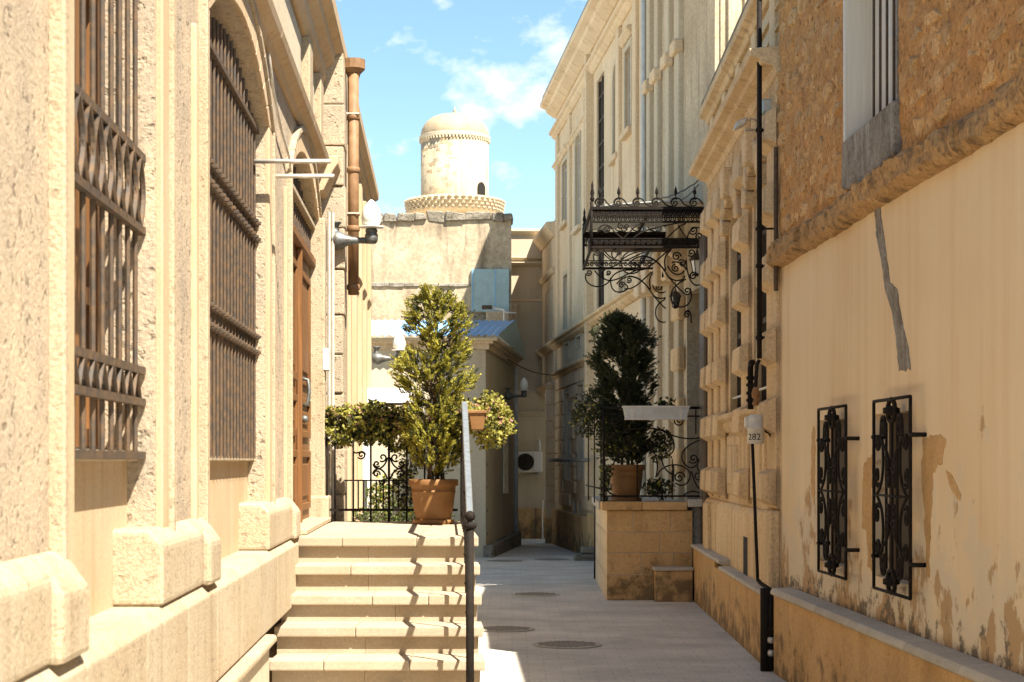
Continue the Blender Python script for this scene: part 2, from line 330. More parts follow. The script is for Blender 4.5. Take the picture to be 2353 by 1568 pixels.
def woodmat(name, c1, c2):
    m, t, b = newmat(name); L = t.links.new
    tcn = N(t, 'ShaderNodeTexCoord'); mpn = N(t, 'ShaderNodeMapping'); mpn.inputs['Scale'].default_value = (30, 30, 1.2); L(tcn.outputs['Object'], mpn.inputs['Vector'])
    n1 = N(t, 'ShaderNodeTexNoise'); n1.inputs['Scale'].default_value = 1.6; n1.inputs['Detail'].default_value = 6; L(mpn.outputs[0], n1.inputs['Vector'])
    mx = N(t, 'ShaderNodeMix', data_type='RGBA'); mx.inputs['A'].default_value = rgb(c1); mx.inputs['B'].default_value = rgb(c2)
    r = N(t, 'ShaderNodeMapRange'); r.inputs['From Min'].default_value = .3; r.inputs['From Max'].default_value = .7; L(n1.outputs['Fac'], r.inputs['Value']); L(r.outputs[0], mx.inputs['Factor'])
    L(mx.outputs['Result'], b.inputs['Base Color']); b.inputs['Roughness'].default_value = .5; b.inputs['Specular IOR Level'].default_value = .35
    bp = N(t, 'ShaderNodeBump'); bp.inputs['Strength'].default_value = .3; bp.inputs['Distance'].default_value = .002; L(n1.outputs['Fac'], bp.inputs['Height']); L(bp.outputs[0], b.inputs['Normal'])
    return m
M = dict(
 rough=stone('rough_limestone', (0.5, 0.39, 0.26), (0.385, 0.305, 0.215), (0.27, 0.23, 0.175), scale=3.2, grain=75, bump=0.7, streak=.55, dist=.022, pits=0.4, var=0, gcon=0.34, sscale=(6, 6, 2.2)),
 smooth=stone('dressed_limestone', (0.5, 0.38, 0.245), (0.46, 0.325, 0.185), (0.37, 0.24, 0.125), scale=1.7, grain=90, bump=.3, streak=0.65, var=.06, sscale=(12, 12, .7)),
 pale=stone('pale_limestone', (0.44, 0.36, 0.245), (0.385, 0.295, 0.185), (0.29, 0.21, 0.125), scale=1.8, grain=90, bump=0.8, streak=0.65, var=.07, pits=0.22, gcon=0.32),
 step=stone('step_limestone', (0.4, 0.33, 0.235), (0.365, 0.285, 0.19), (0.305, 0.22, 0.135), scale=2.5, grain=80, bump=.25, streak=.4, var=.07, sscale=(2, 9, 9)),
 facade=stone('facade_limestone', (0.66, 0.515, 0.335), (0.56, 0.425, 0.265), (0.4, 0.29, 0.175), scale=.9, grain=40, bump=.3, streak=0.7, var=.05, sscale=(5, 5, .35), gcon=0.25),
 facade2=stone('weathered_facade_limestone', (0.66, 0.49, 0.29), (0.54, 0.375, 0.2), (0.33, 0.225, 0.125), scale=1.4, grain=45, bump=.5, streak=0.8, var=.10, sscale=(6, 6, .5), pits=.15, gcon=0.3),
 cream=stone('cream_plaster', (0.5, 0.43, 0.31), (0.445, 0.37, 0.255), (0.36, 0.28, 0.19), scale=.7, grain=30, bump=.2, streak=0.5, var=0, sscale=(4, 4, .3)),
 stained=stone('rain_stained_plaster', (0.52, 0.425, 0.285), (0.4, 0.315, 0.205), (0.24, 0.19, 0.135), scale=1.1, grain=22, bump=.5, streak=0.85, var=0, sscale=(5, 5, .55), pits=.12, gcon=0.3),
 bwall=stone('drip_stained_render', (0.5, 0.415, 0.29), (0.32, 0.25, 0.165), (0.13, 0.1, 0.07), scale=1.5, grain=16, bump=.5, streak=.95, var=0, sscale=(3.2, 3.2, .45), pits=.15, gcon=.3),
 rubble=stone('brown_rubble_mortar', (0.54, 0.295, 0.105), (0.4, 0.2, 0.068), (0.66, 0.44, 0.215), scale=4, grain=38, bump=.9, streak=0.75, dist=.02, var=0, pits=.45, sscale=(7, 5, 8), gcon=0.35),
 rubble_stone=stone('tan_rubble_stone', (0.64, 0.42, 0.2), (0.52, 0.305, 0.125), (0.38, 0.205, 0.075), scale=14, grain=55, bump=1, streak=.5, dist=.015, var=.22, pits=0.45, sscale=(9, 9, 9), gcon=0.45),
 ledge=stone('eroded_ledge_stone', (0.5, 0.315, 0.14), (0.37, 0.215, 0.09), (0.085, 0.062, 0.04), scale=7, grain=40, bump=1, streak=.85, dist=.02, var=.1, pits=.4, sscale=(6, 6, 8), gcon=0.35),
 greystone=stone('grey_stained_stone', (0.3, 0.275, 0.235), (0.17, 0.145, 0.11), (0.42, 0.4, 0.36), scale=6, grain=40, bump=.9, streak=0.75, dist=.015, var=.05, pits=.3, sscale=(12, 12, 2), gcon=0.35),
 panel=stone('ochre_stone_panel', (0.6, 0.385, 0.18), (0.49, 0.295, 0.12), (0.3, 0.175, 0.075), scale=1.6, grain=60, bump=0.5, streak=0.6, var=.10, sscale=(2.4, 1.7, 1.1), gcon=0.25, pits=0.15, damp=0.55),
 coping=stone('grey_coping_stone', (.50, .455, .375), (.42, .375, .295), (.33, .27, .19), scale=4, grain=70, bump=.4, streak=.4, var=.08),
 darkcap=stone('dark_ruined_masonry', (.30, .265, .205), (.18, .155, .115), (.10, .085, .06), scale=5, grain=18, bump=1, streak=.8, dist=.04, var=.1, pits=.4, sscale=(2, 2, 9)),
 plaster=plastermat(), paving=pavingmat(),
 iron=plain('black_wrought_iron', (.012, .010, .008), .75, .0, .12, c2=(.022, .015, .010), scale=30, bump=.3),
 greyiron=plain('weathered_grey_iron', (.058, .045, .034), .65, .0, .25, c2=(.12, .072, .036), scale=22, bump=.3),
 railtop=plain('worn_steel_rail', (.42, .45, .44), .38, .7, c2=(.30, .30, .28), scale=25),
 galv=plain('galvanised_pipe', (.60, .57, .50), .45, .35, c2=(.48, .42, .33), scale=14),
 bronze=plain('patinated_bronze', (.16, .175, .165), .5, .5, c2=(.085, .07, .055), scale=16, bump=.3),
 terra=plain('terracotta', (.25, .125, .042), .6, 0, .35, c2=(.19, .09, .03), scale=6, bump=.15),
 soil=plain('soil', (.06, .045, .03), .95, 0, .1, scale=30, bump=.8),
 milk=plain('opal_glass', (.80, .78, .70), .22, 0, .5, c2=(.76, .72, .62), scale=3),
 white=plain('white_paint', (.62, .60, .55), .5, 0, .4, c2=(.54, .50, .43), scale=5),
 greypaint=plain('grey_paint', (.50, .52, .50), .5, 0, .4, c2=(.42, .42, .39), scale=8),
 wood=woodmat('varnished_wood', (.22, .10, .032), (.12, .05, .016)),
 woodw=woodmat('white_painted_wood', (.66, .62, .53), (.56, .52, .44)),
 greywood=woodmat('grey_painted_wood', (.40, .39, .36), (.30, .28, .25)),
 pipe=plain('brown_drainpipe', (.19, .10, .045), .6, .0, .3, c2=(.26, .15, .07), scale=10, bump=.2),
 dark=plain('dark_interior', (.02, .017, .014), .8, 0, .2),
 darkwood=plain('dark_brown_door', (.085, .055, .032), .5, 0, .4, c2=(.06, .04, .025), scale=10),
 shutter=plain('brown_grey_shutter', (.05, .034, .02), .7, 0, .2, c2=(.065, .045, .028), scale=7),
 glass=plain('window_glass', (.05, .055, .055), .08, 0, .8, c2=(.07, .07, .065), scale=2),
 blue=plain('blue_roof_paint', (.17, .36, .58), .5, .0, .4, c2=(.22, .40, .58), scale=14),
 bluegrey=plain('blue_grey_sheet_metal', (.30, .41, .42), .5, .3, .4, c2=(.27, .35, .35), scale=7),
 ac=plain('air_conditioner_casing', (.62, .58, .49), .5, 0, .4), cable=plain('black_cable', (.03, .027, .024), .6, 0, .3),
 ink=plain('black_ink', (.02, .018, .016), .7, 0, .2), rust=plain('rusty_manhole_iron', (.17, .145, .11), .7, .2, .3, c2=(.24, .20, .15), scale=20, bump=.4),
 bark=plain('bark', (.10, .07, .045), .9, 0, .1, c2=(.06, .04, .028), scale=24, bump=.8),
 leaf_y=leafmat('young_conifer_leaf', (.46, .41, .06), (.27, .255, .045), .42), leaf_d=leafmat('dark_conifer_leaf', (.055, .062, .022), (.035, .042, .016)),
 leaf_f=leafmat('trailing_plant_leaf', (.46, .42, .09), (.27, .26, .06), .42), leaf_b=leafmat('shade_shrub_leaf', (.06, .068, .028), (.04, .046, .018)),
 petal=leafmat('pink_petal', (.50, .27, .20), (.42, .20, .16)), hedge=leafmat('hedge_leaf', (.13, .16, .035), (.07, .10, .025)),
)
# ------------------------------------------------------------------ the ground
def ground_z(y): return 0 if y < 22 else max(-.18, -.18*(y-22)/19)
gm = MB(); ys = [-120, -5, 22, 41, 80, 600]; zs = [0, 0, 0, -.18, -.18, -.18]
for i in range(5): gm.face([(-600, ys[i], zs[i]), (600, ys[i], zs[i]), (600, ys[i+1], zs[i+1]), (-600, ys[i+1], zs[i+1])])
tag(gm.build('ground', M['paving'], norm=False), 'grey stone paving of the narrow street', None, None, 'structure')
# ------------------------------------------------------------------ left limestone townhouse
L = wallY(-.928, -.0413, 1)
T = thing('limestone_townhouse', 'limestone townhouse with barred arched windows and brown wooden door, left side', 'building', L.P(8, -.3, 0))
W1 = (4.66, 6.14, 1.13, 3.56, .28); W2 = (7.40, 9.99, 1.13, 3.55, .30); DO = (11.54, 14.1, 1.13, 3.57, .29)
# wall core in three depths
wall(L, 1.0, 14.6, .9, 4.06, -.07, -.5, [W1, W2, DO]).build('wall', M['rough'], T)
MB().box(L, 1.0, 14.75, -.5, -.09, 4.06, 5.0).build('attic_wall', M['pale'], T)
for o in (W1, W2, DO):                                     # dressed surround of each opening
    band(L, o, .15, -.075, -.045).build('architrave', M['smooth'], T, bevel=.006)
    band(L, (o[0]-.15, o[1]+.15, o[2], o[3], o[4]+.15), .05, -.075, -.028).build('outer_moulding', M['pale'], T, bevel=.006)
for a, b in ((6.42, 6.50), (7.02, 7.10), (10.38, 10.46), (11.2, 11.27)):
    MB().box(L, a, b, -.08, -.05, 1.35, 3.4).build('pier_strip', M['smooth'], T, bevel=.006)
# plinth slabs, each one a stone
u = 1.0
while u < 11.2:
    v = min(u+random.uniform(.8, 1.05), 11.25)
    if 11.25-v < .35: v = 11.25
    m = MB().profile(L, [(-.3, .74), (.02, .74), (.02, 1.11), (-.015, 1.15), (-.3, 1.15)], u+.003, v-.003)
    m.build('plinth_slab', M['pale'], T, bevel=.008, seg=2); u = v
MB().box(L, 1.0, 9.2, -.3, .03, -.02, .69).build('base_wall', M['cream'], T)
u = 1.0
while u < 9.2:
    v = min(u+random.uniform(1.1, 1.5), 9.2)
    MB().profile(L, [(-.3, .69), (.07, .69), (.072, .715), (.06, .728), (-.3, .738)], u+.002, v-.002).build('base_coping', M['pale'], T, bevel=.005); u = v
def pedestal(u0, u1):
    MB().profile(L, [(-.3, 1.15), (0, 1.15), (0, 1.36), (-.05, 1.41), (-.3, 1.41)], u0, u1).build('pedestal', M['pale'], T, bevel=.022, seg=3)
    MB().profile(L, [(-.2, 1.15), (.03, 1.15), (.03, 1.32), (-.01, 1.37), (-.2, 1.38)], u1-.34, u1-.02).build('pedestal_block', M['pale'], T, bevel=.018, seg=2)
pedestal(1.0, 4.52); pedestal(5.87, 7.22); pedestal(9.55, 11.32)
for o, nm in ((W1, 'near'), (W2, 'far')):                  # recessed apron, sill, sash, curtain
    MB().box(L, o[0]-.02, o[1]+.02, -.5, -.17, 1.1, 1.64).build('apron_panel', M['smooth'], T)
    MB().profile(L, [(-.48, 1.64), (-.13, 1.64), (-.13, 1.665), (-.2, 1.685), (-.48, 1.69)], o[0]-.01, o[1]+.01).build('window_sill', M['pale'], T, bevel=.005)
    sash = MB(); ua, ub = o[0], o[1]; zt = o[3]+o[4]
    for c in (ua+.04, (ua+ub)/2, ub-.04, ua+(ub-ua)*.27, ua+(ub-ua)*.73): sash.box(L, c-.035, c+.035, -.32, -.26, 1.68, zt)
    for z in (1.72, 2.2, 2.75, 3.25): sash.box(L, ua, ub, -.322, -.265, z-.03, z+.03)
    wd = sash.build('window_frame', M['wood'], T)
    MB().box(L, ua, ub, -.34, -.325, 1.68, zt).build('pane', M['glass'], wd)
    MB().box(L, ua+.1, ua+(ub-ua)*.45, -.30, -.29, 1.80, 3.3).build('curtain', M['woodw'], wd)
    for k in range(4): MB().box(L, ua+.12+k*.2, ua+.29+k*.2, -.255, -.235, 1.72, 1.98).build('white_board', M['white'], wd)
def grille(o, n, step, zs, nm):
    g = bpy.data.objects.new('window_grille', None); COL.objects.link(g); attach(g, T); g.location = T.location*0
    zt = o[3]+o[4]-.05; ar = arc(o[0]+.02, o[1]-.02, o[3], o[4]-.03, 40)
    def top(u): return max([z for (p, z), (q, y) in zip(ar, ar[1:]) if p <= u <= q] or [o[3]])
    u = o[0]+.05
    while u < o[1]-.02:
        bm_ = MB().tube([L.P(u, n, 1.655), L.P(u, n, top(u)-.06)], .0095, 6); bm_.build('bar', M['greyiron'], g); u += step
    for z in zs: MB().box(L, o[0]-.01, o[1]-.005, n-.006, n+.022, z-.013, z+.013).build('crossbar', M['greyiron'], g)
    return g
LOC_T = T.location
g1 = grille(W1, -.125, .148, (2.70, 2.445, 1.955, 1.845, 1.66), 'near')
u = 4.72
while u < 5.95:                                             # lens-shaped pairs between the two upper crossbars
    for s in (1, -1):
        pts = [L.P(u+.148+s*.075*math.sin(PI*t/12), -.112, 2.445+.255*t/12) for t in range(13)]
        MB().tube(pts, .011, 5).build('lens_scroll', M['greyiron'], g1)
    u += .148
u = 4.72
while u < 6.0:
    MB().tube([L.P(u, -.11, 1.85), L.P(u+.074, -.11, 1.955), L.P(u+.148, -.11, 1.85)], .009, 5).build('zigzag_bar', M['greyiron'], g1); u += .148
g2 = grille(W2, -.125, .137, (2.99, 2.90, 2.345, 2.255, 3.52), 'far')
for z in (2.99, 2.90, 2.345, 2.255):
    u = 7.45
    while u < 9.95: MB().lathe(L.P(u+.018, -.098, z-.012), [(0, 0), (.012, .006), (.012, .018), (0, .024)], 6).build('rivet', M['greyiron'], g2); u += .137
# the door
D = bpy.data.objects.new('door', None); COL.objects.link(D); attach(D, T)
ud = DO[0]; nd_ = -.12
for a, b in ((ud+.0, 12.80), (12.82, DO[1]+.01)):
    lf = MB().box(L, a, b, nd_-.05, nd_, 1.17, 3.2).build('door_leaf', M['wood'], D)
for a, b in ((ud+.02, 12.80), (12.82, DO[1]-.02)):
    for z0, z1 in ((1.27, 1.72), (1.82, 2.12), (2.22, 3.08)):
        m = MB(); x0, x1 = a+.16, b-.16
        for (p, q, r, t) in ((x0, x1, z0, z0+.05), (x0, x1, z1-.05, z1), (x0, x0+.07, z0+.05, z1-.05), (x1-.07, x1, z0+.05, z1-.05)): m.box(L, p, q, nd_, nd_+.022, r, t)
        m.build('panel_moulding', M['wood'], D, bevel=.004)
        MB().box(L, x0+.14, x1-.14, nd_, nd_+.014, z0+.1, z1-.1).build('door_panel', M['wood'], D, bevel=.006)
MB().box(L, 12.77, 12.85, nd_, nd_+.04, 1.17, 3.2).build('meeting_stile', M['wood'], D, bevel=.008)
MB().tube([L.P(12.9, nd_+.02, 2.05), L.P(12.9, nd_+.075, 2.06), L.P(12.9, nd_+.085, 2.16), L.P(12.9, nd_+.075, 2.24), L.P(12.9, nd_+.02, 2.25)], .014, 6).build('door_handle', M['bronze'], D, True)
MB().lathe(L.P(12.9, nd_+.05, 1.95), [(0, -.03), (.03, -.015), (.03, .015), (0, .03)], 10).build('door_knob', M['bronze'], D, True)
MB().box(L, ud+.01, DO[1]-.01, nd_-.06, nd_+.05, 3.2, 3.27).build('transom_rail', M['wood'], D, bevel=.01)
MB().box(L, ud+.01, DO[1]-.01, nd_-.06, nd_+.045, 3.5, 3.55).build('transom_rail', M['pale'], D, bevel=.01)
MB().box(L, ud, DO[1], nd_-.1, nd_-.07, 3.2, 3.9).build('transom_pane', M['glass'], D)
u = ud+.1
while u < DO[1]-.05: MB().tube([L.P(u, nd_, 3.27), L.P(u, nd_, 3.5)], .012, 6).build('transom_bar', M['greyiron'], D); u += .16
u = ud+.2
while u < DO[1]-.15: MB().tube([L.P(u, nd_-.02, 3.55), L.P(u, nd_-.02, 3.58+.22*math.sin(PI*(u-ud)/(DO[1]-ud)))], .012, 6).build('fanlight_bar', M['greyiron'], D); u += .22
MB().box(L, ud, DO[1], -.3, .05, 1.15, 1.19).build('door_sill', M['pale'], T, bevel=.008)
# far jamb, its foot block, intercom box
MB().box(L, 14.083, 14.32, -.2, .0, 1.15, 3.6).build('door_jamb', M['pale'], T, bevel=.01)
MB().box(L, 14.05, 14.40, -.2, .035, 1.15, 1.36).build('jamb_foot', M['pale'], T, bevel=.02, seg=2)
MB().box(L, 14.08, 14.2, -.02, .035, 2.37, 2.55).build('intercom_box', M['greypaint'], T, bevel=.006)
for z0, z1, n in ((1.2, 3.5, .012), (1.2, 3.5, .04)): MB().tube([L.P(14.42+n*2, n, z0), L.P(14.42+n*2, n, z1+.2)], .016, 6).build('wall_conduit', M['galv'], T)
# projecting bay beyond the door: coursed stones on the face towards us
BY = bpy.data.objects.new('projecting_bay', None); COL.objects.link(BY); attach(BY, T)
MB().box(L, 14.66, 23.0, -.5, .0, -.02, 4.95).build('bay_wall', M['pale'], BY); MB().box(L, 14.66, 15.3, -.1, .12, -.02, 5.06).build('bay_pier', M['pale'], BY)
z = 1.0
while z < 4.9:
    h = random.uniform(.3, .46); h = min(h, 5.03-z)
    MB().box(L, 14.62+random.uniform(-.012, .012), 14.95, -.1, .128+random.uniform(-.012, .012), z+.006, z+h-.006, .004).build('quoin_stone', M['rough'], BY, bevel=.012, seg=2); z += h
for a in (17.2, 18.4, 19.6, 20.9, 22.2): MB().box(L, a, a+.3, -.02, .05, .8, 4.75).build('bay_pilaster', M['smooth'], BY, bevel=.008)
for a in (17.6, 18.85, 20.1, 21.4): MB().box(L, a, a+.6, -.02, .012, 1.6, 3.5).build('bay_shutter', M['greywood'], BY); MB().profile(L, [(-.02, 3.55), (.03, 3.55), (.07, 3.62), (-.02, 3.66)], a-.1, a+.7).build('bay_hood', M['smooth'], BY)
# string course, attic and eaves of the main part
for a, b in ((1, 4.0), (4.0, 7.0), (7.0, 10.0), (10.0, 12.6), (12.6, 14.45)):
    MB().profile(L, [(-.3, 3.99), (-.05, 3.99), (-.03, 4.03), (.02, 4.06), (.035, 4.11), (.0, 4.13), (-.3, 4.15)], a+.002, b-.002).build('string_course', M['smooth'], T, bevel=.006)
MB().profile(L, [(-.3, 3.80), (-.02, 3.84), (.06, 4.0), (.10, 4.06), (.10, 4.12), (-.3, 4.14)], 14.2, 14.66).build('string_course_stop', M['smooth'], T, bevel=.006)
for a in (9.4, 12.9, 14.1): MB().box(L, a, a+.32, -.1, -.03, 4.15, 4.78).build('attic_pilaster', M['pale'], T, bevel=.01)
for a, b in ((10.0, 12.6), (6.0, 9.1), (13.35, 13.95)): MB().box(L, a, b, -.12, -.075, 4.2, 4.72).build('attic_panel', M['cream'], T, bevel=.01)
MB().profile(L, [(-.5, 4.78), (-.06, 4.78), (-.02, 4.84), (-.02, 4.92), (.05, 4.98), (.05, 5.04), (.12, 5.08), (.13, 5.17), (-.5, 5.3)], 1.0, 23.05).build('eaves_cornice', M['smooth'], T, bevel=.008)
MB().box(L, 1.0, 14.6, -3.5, -.5, -.02, 5.2).build('rear_mass', M['pale'], T); MB().box(L, 14.6, 23, -3.5, -.5, -.02, 5.1).build('rear_mass', M['pale'], T)
# two galvanised tubes that stand out of the wall above the door
for px, n1 in ((605, .31), (625, .30)):
    u = uof(L, px, -.07); MB().tube([L.P(u, -.12, 3.335), L.P(u, n1, 3.335)], .013, 10).build('awning_bracket_tube', M['galv'], T, True)
pts = [L.P(uu, -.04, zz) for uu, zz in ((9.9, 3.95), (10.2, 3.78), (10.7, 3.66), (11.2, 3.60), (11.32, 3.56), (11.42, 3.4), (11.5, 3.3))]
tag(MB().tube(pts, .009, 5).build('wall_cable', M['galv'], None, True), 'loose pale cable sagging across the wall above the brown door', 'cable')
# drainpipe on the bay
dp = thing('drainpipe', 'brown cast drainpipe with hopper head, hanging on the left-hand house', 'drainpipe', L.P(15.1, .18, 3.0))
ub = uof(L, 812, .19); MB().tube([L.P(ub, .19, 3.06), L.P(ub, .19, 4.95)], .047, 12).build('pipe', M['pipe'], dp, True)
for z in (3.1, 3.6, 4.1, 4.55): MB().lathe(L.P(ub, .19, z), [(.05, 0), (.057, .008), (.057, .04), (.05, .048)], 12).build('pipe_collar', M['pipe'], dp, True)
MB().lathe(L.P(ub+.02, .19, 4.9), [(.045, 0), (.06, .05), (.10, .09), (.10, .17), (.085, .17)], 14).build('hopper', M['pipe'], dp)
for z in (3.75, 4.6): MB().tube([L.P(ub-.05, .1, z), L.P(ub-.05, .24, z), L.P(ub+.06, .24, z), L.P(ub+.06, .1, z)], .008, 5).build('pipe_clamp', M['galv'], dp)
# wall lamps with an egg-shaped opal globe
def wall_lamp(base, ax, sc, label):
    t = thing('wall_lamp', label, 'lamp', base, 'opal globe wall lamps on curved bronze brackets'); b = Vector(base); ax = Vector(ax).normalized()
    R = ax.to_track_quat('Z', 'Y').to_matrix()
    MB().lathe(b, [(0, 0), (.06*sc, .002), (.07*sc, .02*sc), (.08*sc, .06*sc), (.075*sc, .10*sc), (.05*sc, .15*sc), (.032*sc, .2*sc), (.026*sc, .27*sc), (.028*sc, .33*sc), (0, .335*sc)], 18, R).build('bracket', M['bronze'], t, True)
    MB().lathe(b+ax*.055*sc+Vector((0, 0, .05*sc)), [(.05*sc, 0), (.032*sc, .03*sc), (.028*sc, .06*sc), (.05*sc, .09*sc), (.062*sc, .1*sc), (.05*sc, .105*sc)], 14).build('bracket_finial', M['bronze'], t, True)
    e = b+ax*.36*sc
    MB().lathe(e+Vector((0, 0, -.03*sc)), [(0, 0), (.04*sc, .005*sc), (.055*sc, .03*sc), (.055*sc, .08*sc), (.045*sc, .09*sc), (.05*sc, .1*sc), (.05*sc, .12*sc), (.04*sc, .13*sc)], 14).build('lamp_cup', M['bronze'], t, True)
    MB().lathe(e+Vector((0, 0, .1*sc)), [(.03*sc, 0), (.105*sc, .006*sc), (.105*sc, .014*sc), (.03*sc, .02*sc)], 18).build('lamp_collar', M['milk'], t, True)
    MB().lathe(e+Vector((0, 0, .115*sc)), [(.055*sc, 0), (.078*sc, .03*sc), (.085*sc, .07*sc), (.078*sc, .12*sc), (.06*sc, .165*sc), (.035*sc, .2*sc), (.012*sc, .222*sc), (0, .226*sc)], 20).build('globe', M['milk'], t, True)
    return t
wall_lamp(at(754, 553, 14.56), (1, 0, 0), 1.0, 'large opal globe lamp on bronze bracket beside the brown drainpipe')
wall_lamp(at(855, 824, 23.06), (1, 0, 0), 1.0, 'small opal globe lamp below the blue roof, left of the leafy conifer')
# ------------------------------------------------------------------ staircase
ST = thing('stone_staircase', 'pale limestone steps with overhanging treads climbing to the landing', 'stairs', (-.8, 11, 0))
Z0, RI, TR = 11.3, .165, .30; TOP = 1.15
def sx0(y): return L.P(y, .0, 0).x - .06
def sx1(y): return XZ(1100, 0, 11.3)[0] - .052*(y-11.3)
for k in range(7):
    yk = Z0-k*TR; zt = TOP-k*RI; back = yk+TR+.05 if k else 14.25
    if zt-.07 <= 0: break
    nb = 3; e0, e1 = sx0(yk), sx1(yk); cuts = [e0] + sorted(e0+(e1-e0)*random.uniform(q-.12, q+.12) for q in ((.4,) if k % 2 else (.36, .72))) + [e1]
    for a, b in zip(cuts, cuts[1:]):
        bl = 0 if b != e1 else (sx1(back)-e1)
        m = MB(); y0, y1 = yk, back
        A = [(a+.0012, y0, zt-.062), (b-.0012, y0, zt-.062), (b-.0012+bl, y1, zt-.062), (a+.0012, y1, zt-.062)]
        m.solid(A, [(x, y, zt+random.uniform(-.0015, .0015)) for x, y, _ in A]); m.build('tread', M['step'], ST, bevel=.009, seg=2)
    lo = zt-RI if k < 6 else -.02
    cuts = [e0+.012] + sorted(e0+(e1-e0)*random.uniform(q-.1, q+.1) for q in (.5,)) + [e1-.035]
    for a, b in zip(cuts, cuts[1:]):
        m = MB(); A = [(a+.001, yk+.045, lo-.02 if k < 6 else 0), (b-.001, yk+.045, lo-.02 if k < 6 else 0), (b-.001, yk+.33, lo-.02 if k < 6 else 0), (a+.001, yk+.33, lo-.02 if k < 6 else 0)]
        m.solid(A, [(x, y, zt-.0625) for x, y, _ in A]); m.build('riser', M['step'], ST)
MB().solid([(sx0(11.6)-.2, 11.6, -.02), (sx1(11.6)-.05, 11.6, -.02), (sx1(14.2)-.05, 14.2, -.02), (sx0(14.2)-.2, 14.2, -.02)], [(sx0(11.6)-.2, 11.6, 1.086), (sx1(11.6)-.05, 11.6, 1.086), (sx1(14.2)-.05, 14.2, 1.086), (sx0(14.2)-.2, 14.2, 1.086)]).build('landing_core', M['step'], ST)
MB().solid([(sx0(9.4)-.1, 9.55, -.02), (sx1(9.4)-.05, 9.55, -.02), (sx1(11.6)-.05, 11.6, -.02), (sx0(11.6)-.1, 11.6, -.02)], [(sx0(9.4)-.1, 9.55, .1), (sx1(9.4)-.05, 9.55, .1), (sx1(11.6)-.05, 11.6, .9), (sx0(11.6)-.1, 11.6, .9)]).build('stair_core', M['step'], ST)
# ---- stair railing on the street side
RL = thing('stair_railing', 'dark iron stair railing with worn grey handrail and ball-topped newel post', 'railing', (-.25, 9.6, 0))
nx, ny = XZ(1080, 1190, 9.55)[0], 9.55
MB().tube([(nx, ny, .12), (nx, ny, 1.285)], .024, 8).build('newel_post', M['iron'], RL, True)
MB().lathe((nx, ny, 1.27), [(.028, 0), (.036, .012), (.036, .026), (.018, .034), (.016, .044), (.024, .05), (.03, .066), (.026, .085), (.012, .096), (0, .099)], 16).build('newel_ball', M['iron'], RL, True)
hx, hz = XZ(1068, 935, 11.55)
A, B = Vector((nx-.0, ny+.03, 1.30)), Vector((hx, 11.5, hz+.02))
m = MB(); w_ = .019; d = (B-A).normalized(); sd = Vector((1, 0, 0)); upv = sd.cross(d)
m.solid([A-sd*w_-upv*.008, A+sd*w_-upv*.008, A+sd*w_+upv*.012, A-sd*w_+upv*.012], [B-sd*w_-upv*.008, B+sd*w_-upv*.008, B+sd*w_+upv*.012, B-sd*w_+upv*.012]); m.build('handrail', M['railtop'], RL, bevel=.005)
yb = 14.1; bx = XZ(1060, 0, 14.1)[0]; C_ = Vector((bx, yb, hz+.02))
m = MB(); d = (C_-B).normalized(); m.solid([B-sd*w_-Vector((0,0,.01)), B+sd*w_-Vector((0,0,.01)), B+sd*w_+Vector((0,0,.012)), B-sd*w_+Vector((0,0,.012))], [C_-sd*w_-Vector((0,0,.01)), C_+sd*w_-Vector((0,0,.01)), C_+sd*w_+Vector((0,0,.012)), C_-sd*w_+Vector((0,0,.012))]); m.build('landing_handrail', M['railtop'], RL, bevel=.004)
for k, f in enumerate((.16, .34, .5, .67, .84, 1.0)):
    p = A.lerp(B, f); kk = int((Z0-p.y)/TR+1) if p.y < Z0 else 0; zb = TOP-max(0, kk)*RI
    MB().box(Fr((p.x, p.y, 0), (1, 0, 0), (0, 1, 0)), -.008, .008, -.008, .008, zb-.01, p.z-.005).build('baluster', M['iron'], RL)
    if k < 5:
        for q in range(1, 4):
            zc = zb+(p.z-zb)*q/4; MB().lathe((p.x, p.y, zc-.012), [(.01, 0), (.017, .008), (.017, .016), (.01, .024)], 8).build('baluster_collar', M['iron'], RL, True)
for f in (.2, .4, .6, .8, 1.0):
    p = B.lerp(C_, f); MB().box(Fr((p.x, p.y, 0), (1, 0, 0), (0, 1, 0)), -.008, .008, -.008, .008, TOP-.005, p.z-.005).build('baluster', M['iron'], RL)
for dz in (.14,):
    MB().tube([A+Vector((0, .03, -.85)), B-Vector((0, 0, .75))], .009, 5).build('lower_rail', M['iron'], RL); MB().tube([B-Vector((0, 0, .75)), C_-Vector((0, 0, .75))], .009, 5).build('lower_rail', M['iron'], RL)
# ---- landing railing across the back
BR = thing('landing_railing', 'black scrolled iron railing across the back of the stair landing', 'railing', (-1, 14.12, TOP))
RY = 14.14
def cr(cx, cy): return ((860+cx/3.9214)/1.088, (940+cy/3.92)/1.088)
def rp(cx, cy, dy=0): px, py = cr(cx, cy); v = at(px, py, RY); return Vector((v.x, RY+dy, v.z))
def line(o, pts, r, nm, mat='iron', seg=5): return MB().tube(pts, r, seg).build(nm, M[mat], o, True)
x0, x1 = XZ(742, 0, RY)[0], bx-.03
zt, zb = zof(957, RY), zof(1172, RY)
MB().box(Fr((0, RY, 0), (1, 0, 0), (0, 1, 0)), x0, x1, -.012, .012, zt-.012, zt+.01).build('top_rail', M['iron'], BR)
MB().box(Fr((0, RY, 0), (1, 0, 0), (0, 1, 0)), x0, x1, -.01, .01, zb-.01, zb+.01).build('bottom_rail', M['iron'], BR)
for cx in (-170, -90, 90, 262, 440, 615, 790, 960):
    p = rp(cx, 600); line(BR, [(p.x, RY, TOP-.005), (p.x, RY, zt)], .0085 if cx != 440 else .011, 'post')
mid = zof((940+1025/3.92)/1.088, RY)
line(BR, [rp(0, 1025), rp(615, 1025)], .006, 'middle_rail')
